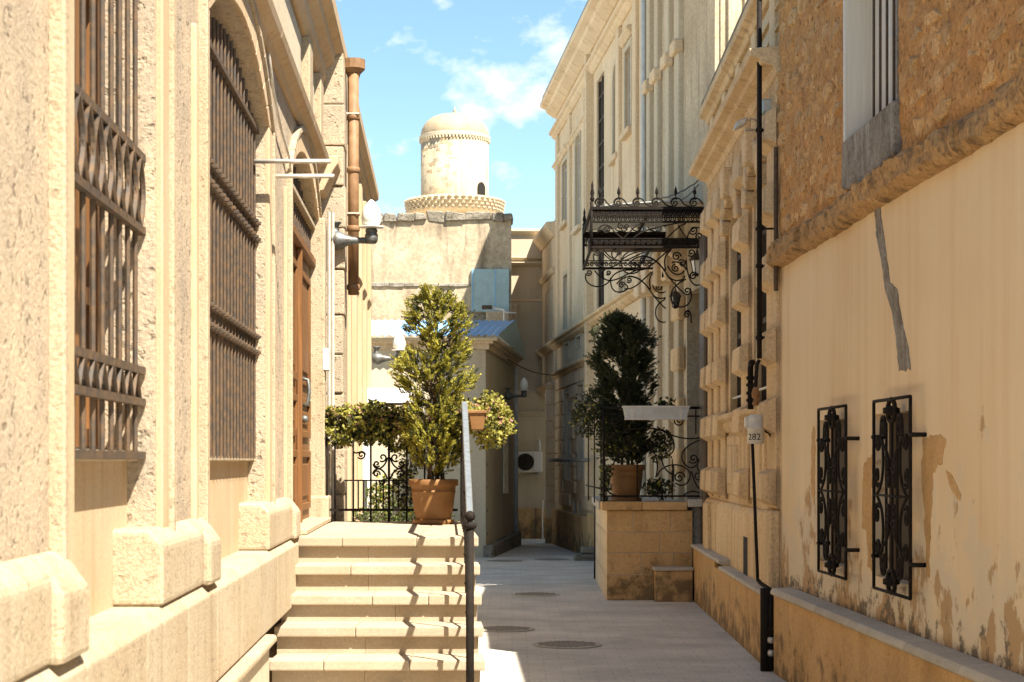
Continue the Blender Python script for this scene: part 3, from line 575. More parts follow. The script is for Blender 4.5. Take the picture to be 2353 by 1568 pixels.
for cx in (20, 140, 190, 315, 385, 535, 480): p = rp(cx, 1200); line(BR, [(p.x, RY, zb), (p.x, RY, mid)], .006, 'short_baluster')
for s, x in ((1, 440), (-1, 440)):
    f = lambda a, b: rp(x-s*a, b, 0)
    def sc(pts): line(BR, [f(a, b) for a, b in pts], .0075, 'scroll')
    sc(list(reversed(spiral(62, 800, 44, PI*.5, -1.1))) [::1]); sc(bez((18, 800), (18, 860), (70, 905), (95, 910)) ); sc(spiral(118, 862, 34, PI*.3, 1.25)); sc(bez((95, 910), (125, 910), (150, 895), (152, 862)))
    sc(bez((18, 1015), (20, 960), (70, 912), (100, 912))); sc(spiral(122, 962, 36, -PI*.6, -1.25)); sc(bez((100, 912), (130, 912), (156, 935), (156, 965))); sc(spiral(62, 1035, 34, PI*.1, -1.1))
for cx in (170, 700, 860):
    line(BR, [rp(a, b) for a, b in spiral(cx, 775, 42, 0, 1.4)], .007, 'scroll'); line(BR, [rp(a, b) for a, b in bez((cx-80, 740), (cx-40, 790), (cx+10, 700), (cx+42, 775))], .007, 'scroll')
# ------------------------------------------------------------------ right: plastered house with rubble upper floor
R1 = wallY(2.566, -.029, -1)
H1 = thing('plastered_house', 'flaking ochre plaster house with rubble stone upper wall, right foreground', 'building', R1.P(10, -.3, 0))
PT = 5.38; PL = 4.85  # wall tops above the view; stepped heights made up to let sun through
wins = [(uof(R1, 1944)+.04, uof(R1, 1881)-.04, .93, 1.93, 0), (uof(R1, 2092)+.04, uof(R1, 2008)-.04, .93, 1.93, 0)]
wall(R1, 2.0, 14.0, .0, 3.22, 0, -.4, wins).build('plaster_wall', M['plaster'], H1)
def rubble_sheet(u0, u1, z0, z1, st, hole):
    m = MB(); nu = int((u1-u0)/st); nz_ = int((z1-z0)/st); idx = {}
    for i in range(nu+1):
        for j in range(nz_+1):
            u = u0+(u1-u0)*i/nu; z = z0+(z1-z0)*j/nz_
            d = .022*noise.noise(Vector((u*5, z*7, 1.3))) + .012*noise.noise(Vector((u*17, z*19, 4.1)))
            idx[i, j] = len(m.v); m.v.append(R1.P(u, .02+d, z))
    for i in range(nu):
        for j in range(nz_):
            u = u0+(u1-u0)*(i+.5)/nu; z = z0+(z1-z0)*(j+.5)/nz_
            if hole[0] < u < hole[1] and z > hole[2]: continue
            m.f.append((idx[i, j], idx[i+1, j], idx[i+1, j+1], idx[i, j+1]))
    return m
HO = (10.2, 11.5, 3.74)
rubble_sheet(6.0, 12.3, 3.3, PL, .04, HO).build('rubble_wall', M['rubble'], H1, True); rubble_sheet(12.3, 13.98, 3.3, PT, .04, HO).build('rubble_wall', M['rubble'], H1, True)
MB().box(R1, 2, 6, -.4, .02, 3.2, PL).build('rubble_wall', M['rubble'], H1)
MB().box(R1, 2, 10.15, -.4, -.03, 3.22, PL-.01).build('wall_core', M['rubble'], H1); MB().box(R1, 11.55, 12.3, -.4, -.03, 3.22, PL-.01).build('wall_core', M['rubble'], H1); MB().box(R1, 12.3, 14.0, -.4, -.03, 3.22, PT-.01).build('wall_core', M['rubble'], H1)
MB().box(R1, 10.15, 11.55, -.4, -.03, 3.22, 3.72).build('wall_core', M['rubble'], H1)
MB().box(R1, 2, 12.3, -.42, .04, PL, PL+.04).build('wall_top', M['ledge'], H1); MB().box(R1, 12.3, 13.98, -.42, .04, PT, PT+.04).build('wall_top', M['ledge'], H1)
random.seed(21); z = 3.42; row = 0
while z < PT-.1:                                            # the stones that show through the mortar
    u = 6.2+random.uniform(0, .3); hgt = random.uniform(.09, .19)
    while u < 13.8:
        w_ = random.uniform(.10, .42)
        if random.random() < .85 and not (u < 12.35 and z+hgt > PL-.03) and not (u+w_ > HO[0]-.06 and u < HO[1]+.06 and z+hgt > HO[2]-.4):
            k = random.randint(7, 9); poly = []
            for q in range(k):
                a = 2*PI*q/k+random.uniform(-.2, .2); rr = random.uniform(.55, 1.08)
                poly.append((u+w_/2+math.copysign(abs(math.cos(a))**.7, math.cos(a))*w_/2*rr, z+hgt/2+math.copysign(abs(math.sin(a))**.7, math.sin(a))*hgt/2*rr))
            m = MB(); m.solid([R1.P(a, .0, b) for a, b in poly], [R1.P(u+w_/2+(a-u-w_/2)*.86, .030+random.uniform(-.012, .010), z+hgt/2+(b-z-hgt/2)*.84) for a, b in poly])
            m.build('rubble_stone', M['rubble_stone'], H1, bevel=.006)
        u += w_+random.uniform(.015, .10)
    z += hgt+random.uniform(.02, .06)
# eroded ledge between the two floors
u = 5.0
while u < 14.05:
    v = min(u+random.uniform(.55, 1.0), 14.06); m = MB(); k = 22; o1, o2 = random.uniform(-.025, .02), random.uniform(-.014, .012); prof = [(-.02, 3.185), (.07, 3.20), (.10, 3.225), (.105, 3.28), (.11, 3.34), (.07, 3.372), (-.02, 3.40)]
    for i in range(k+1):
        uu = u+.004+(v-u-.008)*i/k
        for q, (n, zz) in enumerate(prof):
            d = noise.noise(Vector((uu*4, q*.35, 2.2)))*.035+noise.noise(Vector((uu*13, q*1.1, 8.2)))*.024+noise.noise(Vector((uu*40, q*2.3, 5.2)))*.010
            m.v.append(R1.P(uu, n+(d+o1 if 0 < q < 6 else 0), zz+(d*.7+o2 if 0 < q < 6 else 0)))
    p = len(prof)
    for i in range(k):
        for q in range(p-1): m.f.append((i*p+q, (i+1)*p+q, (i+1)*p+q+1, i*p+q+1))
    m.f.append(tuple(range(p))); m.f.append(tuple(range(k*p, k*p+p)))
    m.build('ledge_stone', M['ledge'], H1); u = v
# upper window: white far reveal, grey shutters and bars, stained stone below
UW = bpy.data.objects.new('upper_window', None); COL.objects.link(UW); attach(UW, H1)
MB().box(R1, HO[1]-.006, HO[1]+.04, -.36, .045, HO[2]-.06, PL-.02).build('window_reveal', M['woodw'], UW)
MB().box(R1, HO[0]-.02, HO[0]+.01, -.36, .03, HO[2], PL-.02).build('window_reveal', M['greystone'], UW)
MB().box(R1, HO[0], 10.98, -.22, -.13, HO[2], PL-.02).build('shutter', M['greywood'], UW); MB().box(R1, 10.98, HO[1], -.22, -.13, HO[2], PL-.02).build('shutter', M['woodw'], UW)
for k in range(4): a = HO[0]+.06+k*.2; MB().box(R1, a, a+.05, -.16, -.105, HO[2], PL-.02).build('shutter_stile', M['woodw'], UW, bevel=.006)
for k in range(5): a = HO[0]+.08+k*.17; MB().tube([R1.P(a, -.02, HO[2]), R1.P(a, -.02, PL-.03)], .009, 6).build('window_bar', M['greyiron'], UW)
for k in range(3):
    a = HO[0]+.2+k*.25; line(UW, [R1.P(a+p, -.01, 4.66+q) for p, q in spiral(0, 0, .1, 0, 1.4)], .008, 'bar_scroll')
MB().prism(R1, [(HO[0]-.04, HO[2]+.0), (HO[1]+.0, HO[2]), (HO[1]+.03, 3.43), (HO[1]-.25, 3.39), (HO[0]+.5, 3.38), (HO[0]-.05, 3.42)], -.05, .062).build('window_sill', M['greystone'], UW, bevel=.012)
# grey mortar that was smeared along the crack, and bare patches round the grilles
def patch(name, mat, pxs, n=.004):
    ref = sum(p[0] for p in pxs)/len(pxs); poly = []
    for x, y in pxs: uu = uof(R1, x); poly.append((uu, zof(y, uu)))
    ring = []
    for (a, b), (c, d) in zip(poly, poly[1:]+poly[:1]):
        k = max(2, int(math.hypot(c-a, d-b)/.015))
        for i in range(k):
            t = i/k; q = noise.noise(Vector(((a+(c-a)*t)*16, (b+(d-b)*t)*16, 3.3)))*.03+noise.noise(Vector(((a+(c-a)*t)*50, (b+(d-b)*t)*50, 7.3)))*.016; ring.append((a+(c-a)*t+q, b+(d-b)*t+q*.8))
    MB().prism(R1, ring, -.002, n).build(name, M[mat], H1)
patch('mortar_smear', 'greystone', [(2010, 478), (2024, 478), (2034, 560), (2046, 650), (2062, 664), (2070, 720), (2088, 800), (2093, 850), (2068, 856), (2060, 770), (2050, 712), (2036, 668), (2026, 600), (2016, 545)], .006)
patch('bare_render_patch', 'panel', [(1984, 1075), (2003, 1040), (2004, 1310), (1996, 1310), (1992, 1222), (1980, 1212)], .003)
patch('bare_render_patch', 'panel', [(2122, 1010), (2150, 1000), (2172, 1006), (2166, 1060), (2146, 1085), (2140, 1170), (2136, 1320), (2128, 1320), (2126, 1180), (2118, 1100)], .003)
patch('bare_render_patch', 'panel', [(2176, 1086), (2186, 1088), (2210, 1140), (2200, 1146), (2184, 1120)], .003)
patch('bare_render_patch', 'panel', [(1866, 985), (1874, 985), (1872, 1160), (1864, 1130)], .003)
# the two scrolled window grilles
for gi, (xa, xb, lb) in enumerate(((1881, 1944, 'narrow-looking scrolled iron grille nearer the drainpipe corner'), (2008, 2092, 'wider-looking scrolled iron grille nearer the viewer'))):
    ua, ub = uof(R1, xb, .075), uof(R1, xa, .075); z0, z1 = .875, 2.0; n = .075
    o = wins[gi]
    MB().box(R1, o[0], o[1], -.16, -.085, o[2], o[3]).build('window_shutter', M['shutter'], H1)
    g = bpy.data.objects.new('scrolled_grille', None); COL.objects.link(g); attach(g, H1); g['label'] = lb
    gp = lambda a, b: R1.P(ub-(ub-ua)*a, n, z1-(z1-z0)*b)      # a 0..1 from the far side, b 0..1 from the top
    for (a, b), (c, d) in (((0, 0), (1, 0)), ((0, 1), (1, 1)), ((0, 0), (0, 1)), ((1, 0), (1, 1))): line(g, [gp(a, b), gp(c, d)], .0105, 'frame_bar')
    for a in (.36, .52, .66): line(g, [gp(a, .12), gp(a, .88)], .009, 'upright')
    line(g, [gp(0, .5), gp(1, .5)], .008, 'middle_bar')
    W_, H_ = ub-ua, z1-z0
    for top in (0, 1):
        q = (lambda b: b) if not top else (lambda b: 1-b)
        line(g, [gp(.5+math.cos(t*PI/6)*.10, q(.06+math.sin(t*PI/6)*.06*1.0)) for t in range(13)], .014, 'rosette'); MB().lathe(gp(.5, q(.06))-Vector((0, 0, .03)), [(0, 0), (.05, .015), (.05, .045), (0, .06)], 8).build('rosette_boss', M['iron'], g, True)
        for s in (-1, 1):
            x = .5+s*.22
            line(g, [gp(x+a*s, q(b)) for a, b in spiral(0, .145, .07, PI, 1.5)], .0105, 'scroll')
            line(g, [gp(a, q(b)) for a, b in bez((.5+s*.29, .145), (.5+s*.34, .25), (.5+s*.12, .24), (.5+s*.10, .3))], .009, 'scroll')
            line(g, [gp(a, q(b)) for a, b in bez((.5+s*.26, .2), (.5+s*.2, .34), (.5+s*.22, .44), (.5+s*.42, .5))], .009, 'scroll')
            line(g, [gp(.5+s*.40+a*s, q(b)) for a, b in spiral(0, .40, .06, 0, 1.4)], .009, 'scroll')
            line(g, [gp(.5+s*.05+a*s, q(b)) for a, b in spiral(.04, .335, .05, 0, 1.4)], .010, 'scroll')
            line(g, [gp(.5+s*.05+a*s, q(b)) for a, b in spiral(.04, .42, .05, PI, 1.4)], .010, 'scroll')
            line(g, [gp(.5+s*.38+a*s, q(b)) for a, b in spiral(0, .215, .055, PI/2, 1.3)], .010, 'scroll')
    for b in (.19, .83):
        for a, da in ((0, -.0), (1, .0)):
            p = gp(a, b); d_ = Vector((0, (.05 if a == 0 else -.05), 0)); MB().tube([p, p+d_, p+d_+Vector((.09, 0, 0))], .013, 6).build('wall_pin', M['iron'], g, True)
# low wall in front of the plastered house
LW = thing('low_wall', 'ochre stone low wall with pale coping under the plastered house', 'wall', R1.P(10, .1, 0))
u = 3.0
while u < 13.5:
    v = min(u+random.uniform(.95, 1.2), 13.52); v = 13.52 if 13.52-v < .4 else v
    MB().box(R1, u+.002, v-.002, .01, .15, -.02, .605).build('wall_panel', M['panel'], LW, bevel=.004)
    MB().profile(R1, [(.01, .606), (.165, .606), (.178, .615), (.178, .635), (.16, .66), (.01, .665)], u+.0015, v-.0015).build('coping_slab', M['coping'], LW, bevel=.004); u = v
# ------------------------------------------------------------------ right: carved stone house
R2 = wallY(1.908, .018, -1)
H2 = thing('rusticated_house', 'carved limestone house with projecting stone blocks, behind the gas pipe', 'building', R2.P(17, -.3, 0))
wa = (16.75, 17.85, 2.1, 3.95, .3); wb = (14.95, 15.85, 2.1, 3.95, .3)
wall(R2, 14.02, 20.1, 0, 4.75, 0, -.5, [wa, wb]).build('wall', M['facade2'], H2)
for o in (wa, wb):
    MB().box(R2, o[0], o[1], -.45, -.13, 2.0, 4.4).build('window_void', M['dark'], H2)
    f = MB()
    for c in (o[0]+.05, (o[0]+o[1])/2, o[1]-.05): f.box(R2, c-.03, c+.03, -.10, -.065, o[2], 4.3)
    for z in (2.13, 2.9, 3.7): f.box(R2, o[0], o[1], -.102, -.068, z-.025, z+.025)
    fo = f.build('window_frame', M['shutter'], H2); MB().box(R2, o[0], o[1], -.095, -.09, 2.1, 4.28).build('pane', M['glass'], fo)
    MB().tube([R2.P(o[0]+.02, -.03, 2.28), R2.P(o[1]-.02, -.03, 2.28)], .012, 6).build('guard_bar', M['galv'], H2)
    k = 7; h = (o[1]-o[0])/2; c = (o[0]+o[1])/2                     # fanned voussoirs and keystone
    for i in range(k):
        a0 = PI*(i+.06)/k; a1 = PI*(i+.94)/k; ri, ro = h, h+.26+(.1 if i == 3 else 0)
        pl = [(c-ri*math.cos(a0), 3.95+.3*math.sin(a0)), (c-ro*math.cos(a0), 3.95+.52*math.sin(a0)*(1.12 if i == 3 else 1)), (c-ro*math.cos(a1), 3.95+.52*math.sin(a1)*(1.12 if i == 3 else 1)), (c-ri*math.cos(a1), 3.95+.3*math.sin(a1))]
        MB().prism(R2, pl, -.02, .09 if i != 3 else .15).build('voussoir', M['facade2'], H2, bevel=.014)
    MB().profile(R2, [(-.1, 1.93), (.03, 1.93), (.06, 1.98), (.06, 2.03), (.12, 2.06), (.12, 2.11), (-.1, 2.12)], o[0]-.25, o[1]+.3).build('window_sill', M['facade2'], H2, bevel=.008)
    MB().box(R2, o[0]-.05, o[1]+.05, -.02, .03, 1.3, 1.9).build('apron_panel', M['facade2'], H2, bevel=.015)
    MB().box(R2, o[0]+.1, o[1]-.1, .0, .05, 1.4, 1.8).build('apron_field', M['facade2'], H2, bevel=.015)
for (c0, c1) in ((14.08, 14.72), (15.98, 16.62), (18.0, 18.55), (18.75, 19.3), (19.5, 20.0)):
    MB().box(R2, c0+.04, c1-.04, -.02, .035, 1.25, 4.55).build('pier', M['facade2'], H2, bevel=.01)
    for zb_ in (1.275, 1.86, 2.43, 3.05, 3.61, 4.2):
        h = .30
        MB().solid([R2.P(c0, .03, zb_), R2.P(c1, .03, zb_), R2.P(c1, .03, zb_+h), R2.P(c0, .03, zb_+h)], [R2.P(c0+.03, .125, zb_+.05), R2.P(c1-.03, .125, zb_+.05), R2.P(c1-.03, .115, zb_+h-.04), R2.P(c0+.03, .115, zb_+h-.04)]).build('rustic_block', M['facade2'], H2, bevel=.006)
MB().profile(R2, [(-.1, 0), (.07, 0), (.07, 1.16), (.03, 1.22), (-.1, 1.22)], 14.04, 20.08).build('plinth', M['facade2'], H2, bevel=.012)
MB().box(R2, 14.03, 14.62, .0, .1, 0, 1.24).build('corner_block', M['facade2'], H2, bevel=.02)
MB().box(R2, 19.2, 19.75, .0, .11, 0, 1.18).build('corner_block', M['facade2'], H2, bevel=.03, seg=2)
MB().box(R2, 15.75, 16.05, .02, .074, .55, .95).build('vent_opening', M['dark'], H2)
u = 14.1
while u < 20: MB().box(R2, u, u+.075, -.01, .03, 4.53, 4.8).build('frieze_flute', M['facade2'], H2, bevel=.01); u += .15
MB().profile(R2, [(-.2, 4.75), (.04, 4.75), (.06, 4.81), (.16, 4.84), (.17, 4.87), (.25, 4.89), (.26, 4.95), (-.2, 5.0)], 14.02, 19.9).build('cornice', M['facade2'], H2, bevel=.006)
MB().box(R2, 14.02, 20.1, -.5, -.01, 4.98, 5.6).build('upper_wall', M['cream'], H2)
for z in (5.15, 5.32): MB().box(R2, 14.02, 20.1, -.02, .02, z, z+.025).build('upper_moulding', M['facade2'], H2)
for a in (14.3, 15.6, 16.9, 18.2, 19.5): MB().box(R2, a, a+.3, -.02, .025, 5.0, 5.5).build('upper_pilaster', M['facade'], H2, bevel=.01)
MB().profile(R2, [(-.3, 5.5), (.03, 5.5), (.05, 5.55), (.12, 5.58), (.12, 5.66), (-.3, 5.7)], 14.02, 20.1).build('parapet_cornice', M['facade2'], H2, bevel=.006)
MB().box(R2, 14.02, 20.1, -.3, .10, 5.70, 5.75, .004).build('parapet_cap', M['darkcap'], H2)
MB().box(R2, 14.05, 20.1, -4, -.5, -.02, 5.7).build('rear_mass', M['facade'], H2)
MB().tube([R2.P(13.97, .05, 3.0), R2.P(13.97, .05, 4.15)], .02, 6).build('corner_pipe', M['greyiron'], H2)
LW2 = thing('stepped_low_wall', 'ochre stone low wall with stepped grey coping below the rusticated house', 'wall', R2.P(17, .1, 0))
u = 13.72
while u < 20.5:
    v = min(u+random.uniform(.9, 1.15), 20.52); v = 20.52 if 20.52-v < .4 else v; zt = .60 if u < 17.0 else .66
    MB().box(R2, u+.002, v-.002, .11, .15, -.02, zt-.045).build('wall_panel', M['panel'], LW2, bevel=.004); u = v
MB().box(R2, 13.72, 20.5, .0, .11, -.02, .5).build('wall_core', M['panel'], LW2)
for a, b, zt in ((13.70, 15.4, .605), (15.4, 17.25, .605), (17.2, 18.9, .665), (18.9, 20.5, .67)):
    MB().profile(R2, [(.0, zt-.045), (.17, zt-.045), (.185, zt-.03), (.185, zt-.006), (.17, zt), (.0, zt+.004)], a+.002, b-.002).build('coping_slab', M['coping'], LW2, bevel=.004)
# ------------------------------------------------------------------ tall facade further up the street
TB = wallY(4.0, -.08, -1)
H3 = thing('tall_house', 'tall pale limestone house with long windows and stone ledges, right background', 'building', TB.P(30, -.3, 0))
def tu(x): return uof(TB, x)
ops = []
def op(xa, xb, ya, yb, rise=0):
    a, b = sorted((tu(xa), tu(xb))); c = (a+b)/2; o = (a, b, zof(yb, c), zof(ya, c), rise); ops.append(o); return o
up = [op(1295, 1306, 372, 512), op(1325, 1336, 330, 620, .3), op(1412, 1424, 190, 360, .3), op(1440, 1453, 112, 300)]
stair_win = op(1371, 1388, 176, 715)
low = [op(1298, 1308, 632, 760), op(1424, 1436, 640, 726, 0)]
mez = [op(1300, 1309, 778, 828), op(1327, 1337, 757, 802), op(1418, 1428, 728, 760)]
gr = [op(1301, 1311, 905, 1105), op(1331, 1343, 885, 1105)]; bas = [op(1316, 1323, 1148, 1200), op(1327, 1334, 1150, 1204)]
TZ = 9.35
us_ = (20.4, 24.6, 37.9)
# openings must not overlap in u on one sheet: keep each storey on a sheet of its own
z_a, z_b, z_c = 1.2, 3.42, 4.12
mez = [(o[0], o[1], max(o[2], 3.56), min(o[3], 4.04), 0) for o in mez]
def sheet(z0, z1, lst, mat, nf=0): wall(TB, 25.2, 37.9, z0, z1, nf, -.5, lst).build('wall', M[mat], H3)
sheet(-.3, 1.2, bas, 'facade'); sheet(1.2, 3.42, gr, 'facade'); sheet(3.42, 4.12, mez, 'facade')
mid_ops = [o for o in up+low+[stair_win]]
mid_ops = [(o[0], o[1], max(o[2], 4.2), o[3], o[4]) for o in mid_ops]
lowers = [o for o in mid_ops if o[3] < 6.0]; uppers = [o for o in mid_ops if o[3] >= 6.0]
# the long stair window spans both floors: cut it from each sheet
sw = [o for o in uppers if abs(o[0]-stair_win[0]) < 1e-6][0]; uppers = [o for o in uppers if o is not sw]
wall(TB, 25.2, 37.9, 4.12, 6.1, 0, -.5, lowers+[(sw[0], sw[1], 4.3, 6.0999, 0)]).build('wall', M['facade'], H3)
uppers2 = [(o[0], o[1], max(o[2], 6.16), o[3], o[4]) for o in uppers]
wall(TB, 25.2, 37.9, 6.1, TZ, 0, -.5, uppers2+[(sw[0], sw[1], 6.1001, sw[3], 0)]).build('wall', M['facade'], H3)
for o in uppers2+lowers+mez+gr+bas+[sw]:
    big = o[3]-o[2] > 3
    fr_ = MB(); a, b, z0, z1, r = o
    for c in (a+.04, (a+b)/2, b-.04): fr_.box(TB, c-.03, c+.03, -.075, -.03, z0, z1+r)
    zz = z0+.03
    while zz < z1+r: fr_.box(TB, a, b, -.077, -.035, zz-.02, zz+.02); zz += .55 if not big else .42
    f = fr_.build('window_frame', M['shutter' if big else 'greywood'], H3); MB().box(TB, a-.02, b+.02, -.1, -.065, z0, z1+r+.02).build('pane', M['glass' if not big else 'dark'], f)
    if o not in bas and not big:
        band(TB, o, .1, -.005, .035).build('window_surround', M['cream'], H3)
    if z0 > 5.9 or o in lowers: MB().box(TB, a-.14, b+.14, -.05, .1, z0-.09, z0-.0).build('window_sill', M['facade'], H3, bevel=.01); 
    if z0 > 5.9 and r == 0 and not big: MB().profile(TB, [(-.02, z1+.12), (.05, z1+.12), (.12, z1+.2), (.12, z1+.25), (-.02, z1+.27)], a-.2, b+.2).build('window_hood', M['facade'], H3, bevel=.008)
for a in (25.4, 26.2, 28.0, 32.6, 35.0, 37.3): MB().box(TB, a, a+.35, -.02, .06, 4.3, 8.6).build('pilaster', M['facade'], H3, bevel=.012)
for a in (31.6,): MB().box(TB, a, a+.2, -.02, .14, 1.0, 9.0).build('corner_shaft', M['facade'], H3, bevel=.012)
def ledge(z, d, h, a=25.2, b=38.05, mat='facade'): MB().profile(TB, [(-.1, z), (.03, z), (d*.6, z+h*.35), (d*.65, z+h*.55), (d, z+h*.7), (d, z+h), (-.1, z+h*1.15)], a, b).build('ledge', M[mat], H3, bevel=.008)
ledge(4.07, .18, .16, mat='facade2'); ledge(3.40, .14, .14, mat='facade2'); ledge(8.62, .16, .16); ledge(9.1, .34, .34, 25.2, 38.1); ledge(7.95, .1, .1, 31.85, 38.0)
MB().box(TB, 25.2, 38.0, -.4, .3, TZ+.12, TZ+.2).build('roof_edge', M['darkcap'], H3)
MB().box(TB, 31.7, 37.9, .0, .11, -.3, .62).build('plinth', M['panel'], H3, bevel=.015); MB().box(TB, 25.2, 31.7, .0, .11, -.3, .7).build('plinth', M['panel'], H3, bevel=.015)
# rusticated bands on the ground floor, stone by stone where they can be told apart
zc = .72
while zc < 3.3:
    h = .27; a = 31.8 if zc > .6 else 31.7
    while a < 37.8:
        b = min(a+random.uniform(.55, .8), 37.85)
        if not any(o[0]-.06 < b and o[1]+.06 > a and o[2]-.05 < zc+h and o[3]+o[4]+.05 > zc for o in gr+bas): MB().box(TB, a+.012, b-.012, -.01, .045, zc+.014, zc+h-.014).build('rustic_block', M['facade'], H3, bevel=.012)
        a = b
    zc += h
MB().tube([TB.P(31.0, .16, 1.66), TB.P(37.8, .16, 1.66)], .035, 6).build('string_bar', M['greystone'], H3)
MB().box(TB, 25.2, 38, -6, -.5, -.3, TZ).build('rear_mass', M['facade'], H3)
# corner pier that faces us, and the annex storey above it
PF = wallX(38.0); zc = -.2
px0, px1 = XZ(1253, 0, 38)[0], TB.P(38, 0, 0).x+.02
while zc < 3.2:
    h = .35 if zc > .3 else .6
    MB().box(PF, px0, px1, -.3, .02, zc+.012, zc+h-.012).build('pier_stone', M['panel' if zc < .3 else 'facade'], H3, bevel=.014); zc += h
MB().box(PF, px0+.02, px1, -.25, .0, -.2, 3.3).build('pier_core', M['facade2'], H3)
AN = thing('annex_storey', 'lower limestone annex with triple narrow windows beside the tall house', 'building', TB.P(39, 0, 3.3))
ao = [(38.55, 38.75, 4.35, 5.5, 0), (38.95, 39.15, 4.35, 5.5, 0), (39.35, 39.55, 4.35, 5.5, 0), (39.9, 40.1, 4.35, 5.5, 0)]; ao2 = [(o[0], o[1], 3.5, 4.0, 0) for o in ao]
AF = TB; wall(AF, 38.0, 41.0, 4.12, 6.9, .02, -.6, ao).build('wall', M['facade'], AN); wall(AF, 38.0, 41.0, 3.25, 4.12, .02, -.6, ao2).build('wall', M['facade'], AN)
for o in ao+ao2: MB().box(AF, o[0]-.02, o[1]+.02, -.1, -.04, o[2], o[3]+.02).build('pane', M['glass'], AN)
for z, d, h in ((4.07, .18, .16), (6.55, .22, .3), (5.75, .1, .12), (3.2, .16, .16)): MB().profile(AF, [(-.1, z), (.05, z), (d, z+h*.7), (d, z+h), (-.1, z+h*1.1)], 38.05, 41.0).build('ledge', M['facade'], AN, bevel=.008)
MB().box(AF, 38.0, 41.0, -.58, .015, 3.18, 3.25).build('soffit', M['cream'], AN)
# ------------------------------------------------------------------ entrance front between the two houses
R3 = wallY(3.98, -.08, -1)
H4 = thing('entrance_house', 'stained limestone entrance front behind the iron canopy', 'building', R3.P(23, -.3, 0))
eo = (20.75, 22.1, 1.13, 3.75, 0)
wall(R3, 20.3, 25.2, -.1, 12.0, 0, -.6, [eo]).build('wall', M['stained'], H4)
MB().box(R3, eo[0], eo[1], -.4, -.3, 1.1, 3.8).build('entrance_door', M['darkwood'], H4)
for k in range(2): MB().box(R3, eo[0]+.1+k*.65, eo[0]+.6+k*.65, -.3, -.27, 1.4, 3.4).build('door_panel', M['darkwood'], H4, bevel=.02)
MB().box(R3, 20.42, 20.75, -.02, .10, .0, 4.3).build('door_pilaster', M['darkwood'], H4, bevel=.02)
for a in (22.35, 23.1, 24.0, 24.7): MB().box(R3, a, a+.28, -.02, .07, 0.9, 11.9).build('pilaster', M['cream'], H4, bevel=.014)
for z in (1.5, 2.15, 2.8, 3.45):
    MB().box(R3, 22.2, 22.75, .0, .10, z, z+.3).build('rustic_block', M['facade2'], H4, bevel=.02)
for a, b in ((22.1, 23.1), (23.1, 24.0), (24.0, 25.2)):
    MB().profile(R3, [(-.1, 4.07), (.05, 4.07), (.12, 4.14), (.12, 4.2), (.2, 4.26), (.2, 4.34), (-.1, 4.36)], a+.01, b-.01).build('ledge', M['facade'], H4, bevel=.01)
for a in (22.35, 23.1, 24.0, 24.7):
    for z in (4.0, 6.9): MB().box(R3, a-.04, a+.32, .0, .24 if z < 5 else .13, z-.03, z+.42 if z < 5 else z+.14).build('pilaster_capital', M['facade'], H4, bevel=.02)
EW = wallX(20.28)                                            # its tall side wall rising over the rusticated house
MB().box(EW, 2.42, 6.5, -.6, .0, 5.0, 12.0).build('side_wall', M['stained'], H4)
for k in range(9): MB().box(EW, 2.5+k*.19, 2.58+k*.19, -.02, .045, 5.6, 11.9).build('side_strip', M['stained'], H4, bevel=.01)
MB().box(R3, 20.3, 25.2, -4, -.6, -.1, 11.9).build('rear_mass', M['facade'], H4)
MB().tube([R3.P(25.0, .1, 1), R3.P(25.0, .1, 11.5)], .04, 8).build('drainpipe', M['greypaint'], H4, True)
# ------------------------------------------------------------------ end of the street
BBF = wallX(41.0)
H5 = thing('end_house', 'cream house closing the end of the street, with mouldings below its parapet', 'building', (0.4, 41.3, -.2))
MB().box(BBF, -1.2, 2.6, -4, 0, -.4, 7.1).build('wall', M['cream'], H5)
for y, d, h in ((530, .1, .1), (592, .10, .07), (604, .16, .09), (946, .12, .12)): z = zof(y, 41); MB().profile(BBF, [(-.1, z-h), (.02, z-h), (d, z-h*.3), (d, z), (-.1, z+.02)], -1.2, 2.6).build('moulding', M['cream'], H5, bevel=.01)
MB().box(BBF, -1.2, 2.6, -.02, .015, zof(692, 41), zof(688, 41)).build('moulding', M['facade'], H5)
a, b = XZ(1180, 0, 41)[0], XZ(1189, 0, 41)[0]; MB().box(BBF, a, b, -.1, .14, -.3, zof(700, 41)).build('pilaster', M['cream'], H5, bevel=.01)
for xa, xb in ((1190, 1229), (1231, 1256)): MB().box(BBF, XZ(xa, 0, 41)[0], XZ(xb, 0, 41)[0], .0, .08, -.3, zof(1168, 41)).build('base_panel', M['panel'], H5, bevel=.012)
MB().tube([at(1247, 1150, 40.86), at(1246, 1190, 40.86), at(1247, 1238, 40.86)], .02, 6).build('wall_pipe', M['galv'], H5)
BWF = wallX(38.6)
H6 = thing('stained_wall_house', 'blank rain-stained plaster house with crumbling dark top, below the domed tower', 'building', (-1.6, 39, -.2))
bx1 = XZ(1175, 0, 38.6)[0]
MB().box(BWF, -5.2, bx1, -1.9, 0, -.3, zof(505, 38.6)).build('wall', M['bwall'], H6)
random.seed(5); x = -5.2
while x < bx1-.05:
    v = min(x+random.uniform(.25, .7), bx1+.02)
    MB().box(BWF, x, v, -1.0, .05+random.uniform(0, .06), zof(509+random.uniform(-4, 5), 38.6), zof(490+random.uniform(-4, 3), 38.6), .035).build('capping_stone', M['darkcap'], H6, bevel=.025); x = v
z = zof(656, 38.6); x = -5.2
while x < -1.0:
    v = min(x+random.uniform(.3, .6), -.9); MB().box(BWF, x, v, -.1, random.uniform(.02, .06), z-.03, z+random.uniform(.02, .06), .008).build('rough_ledge', M['greystone'], H6, bevel=.008); x = v
xa, za = XZ(1083, 618, 38.5); xb, zb = XZ(1170, 717, 38.5)
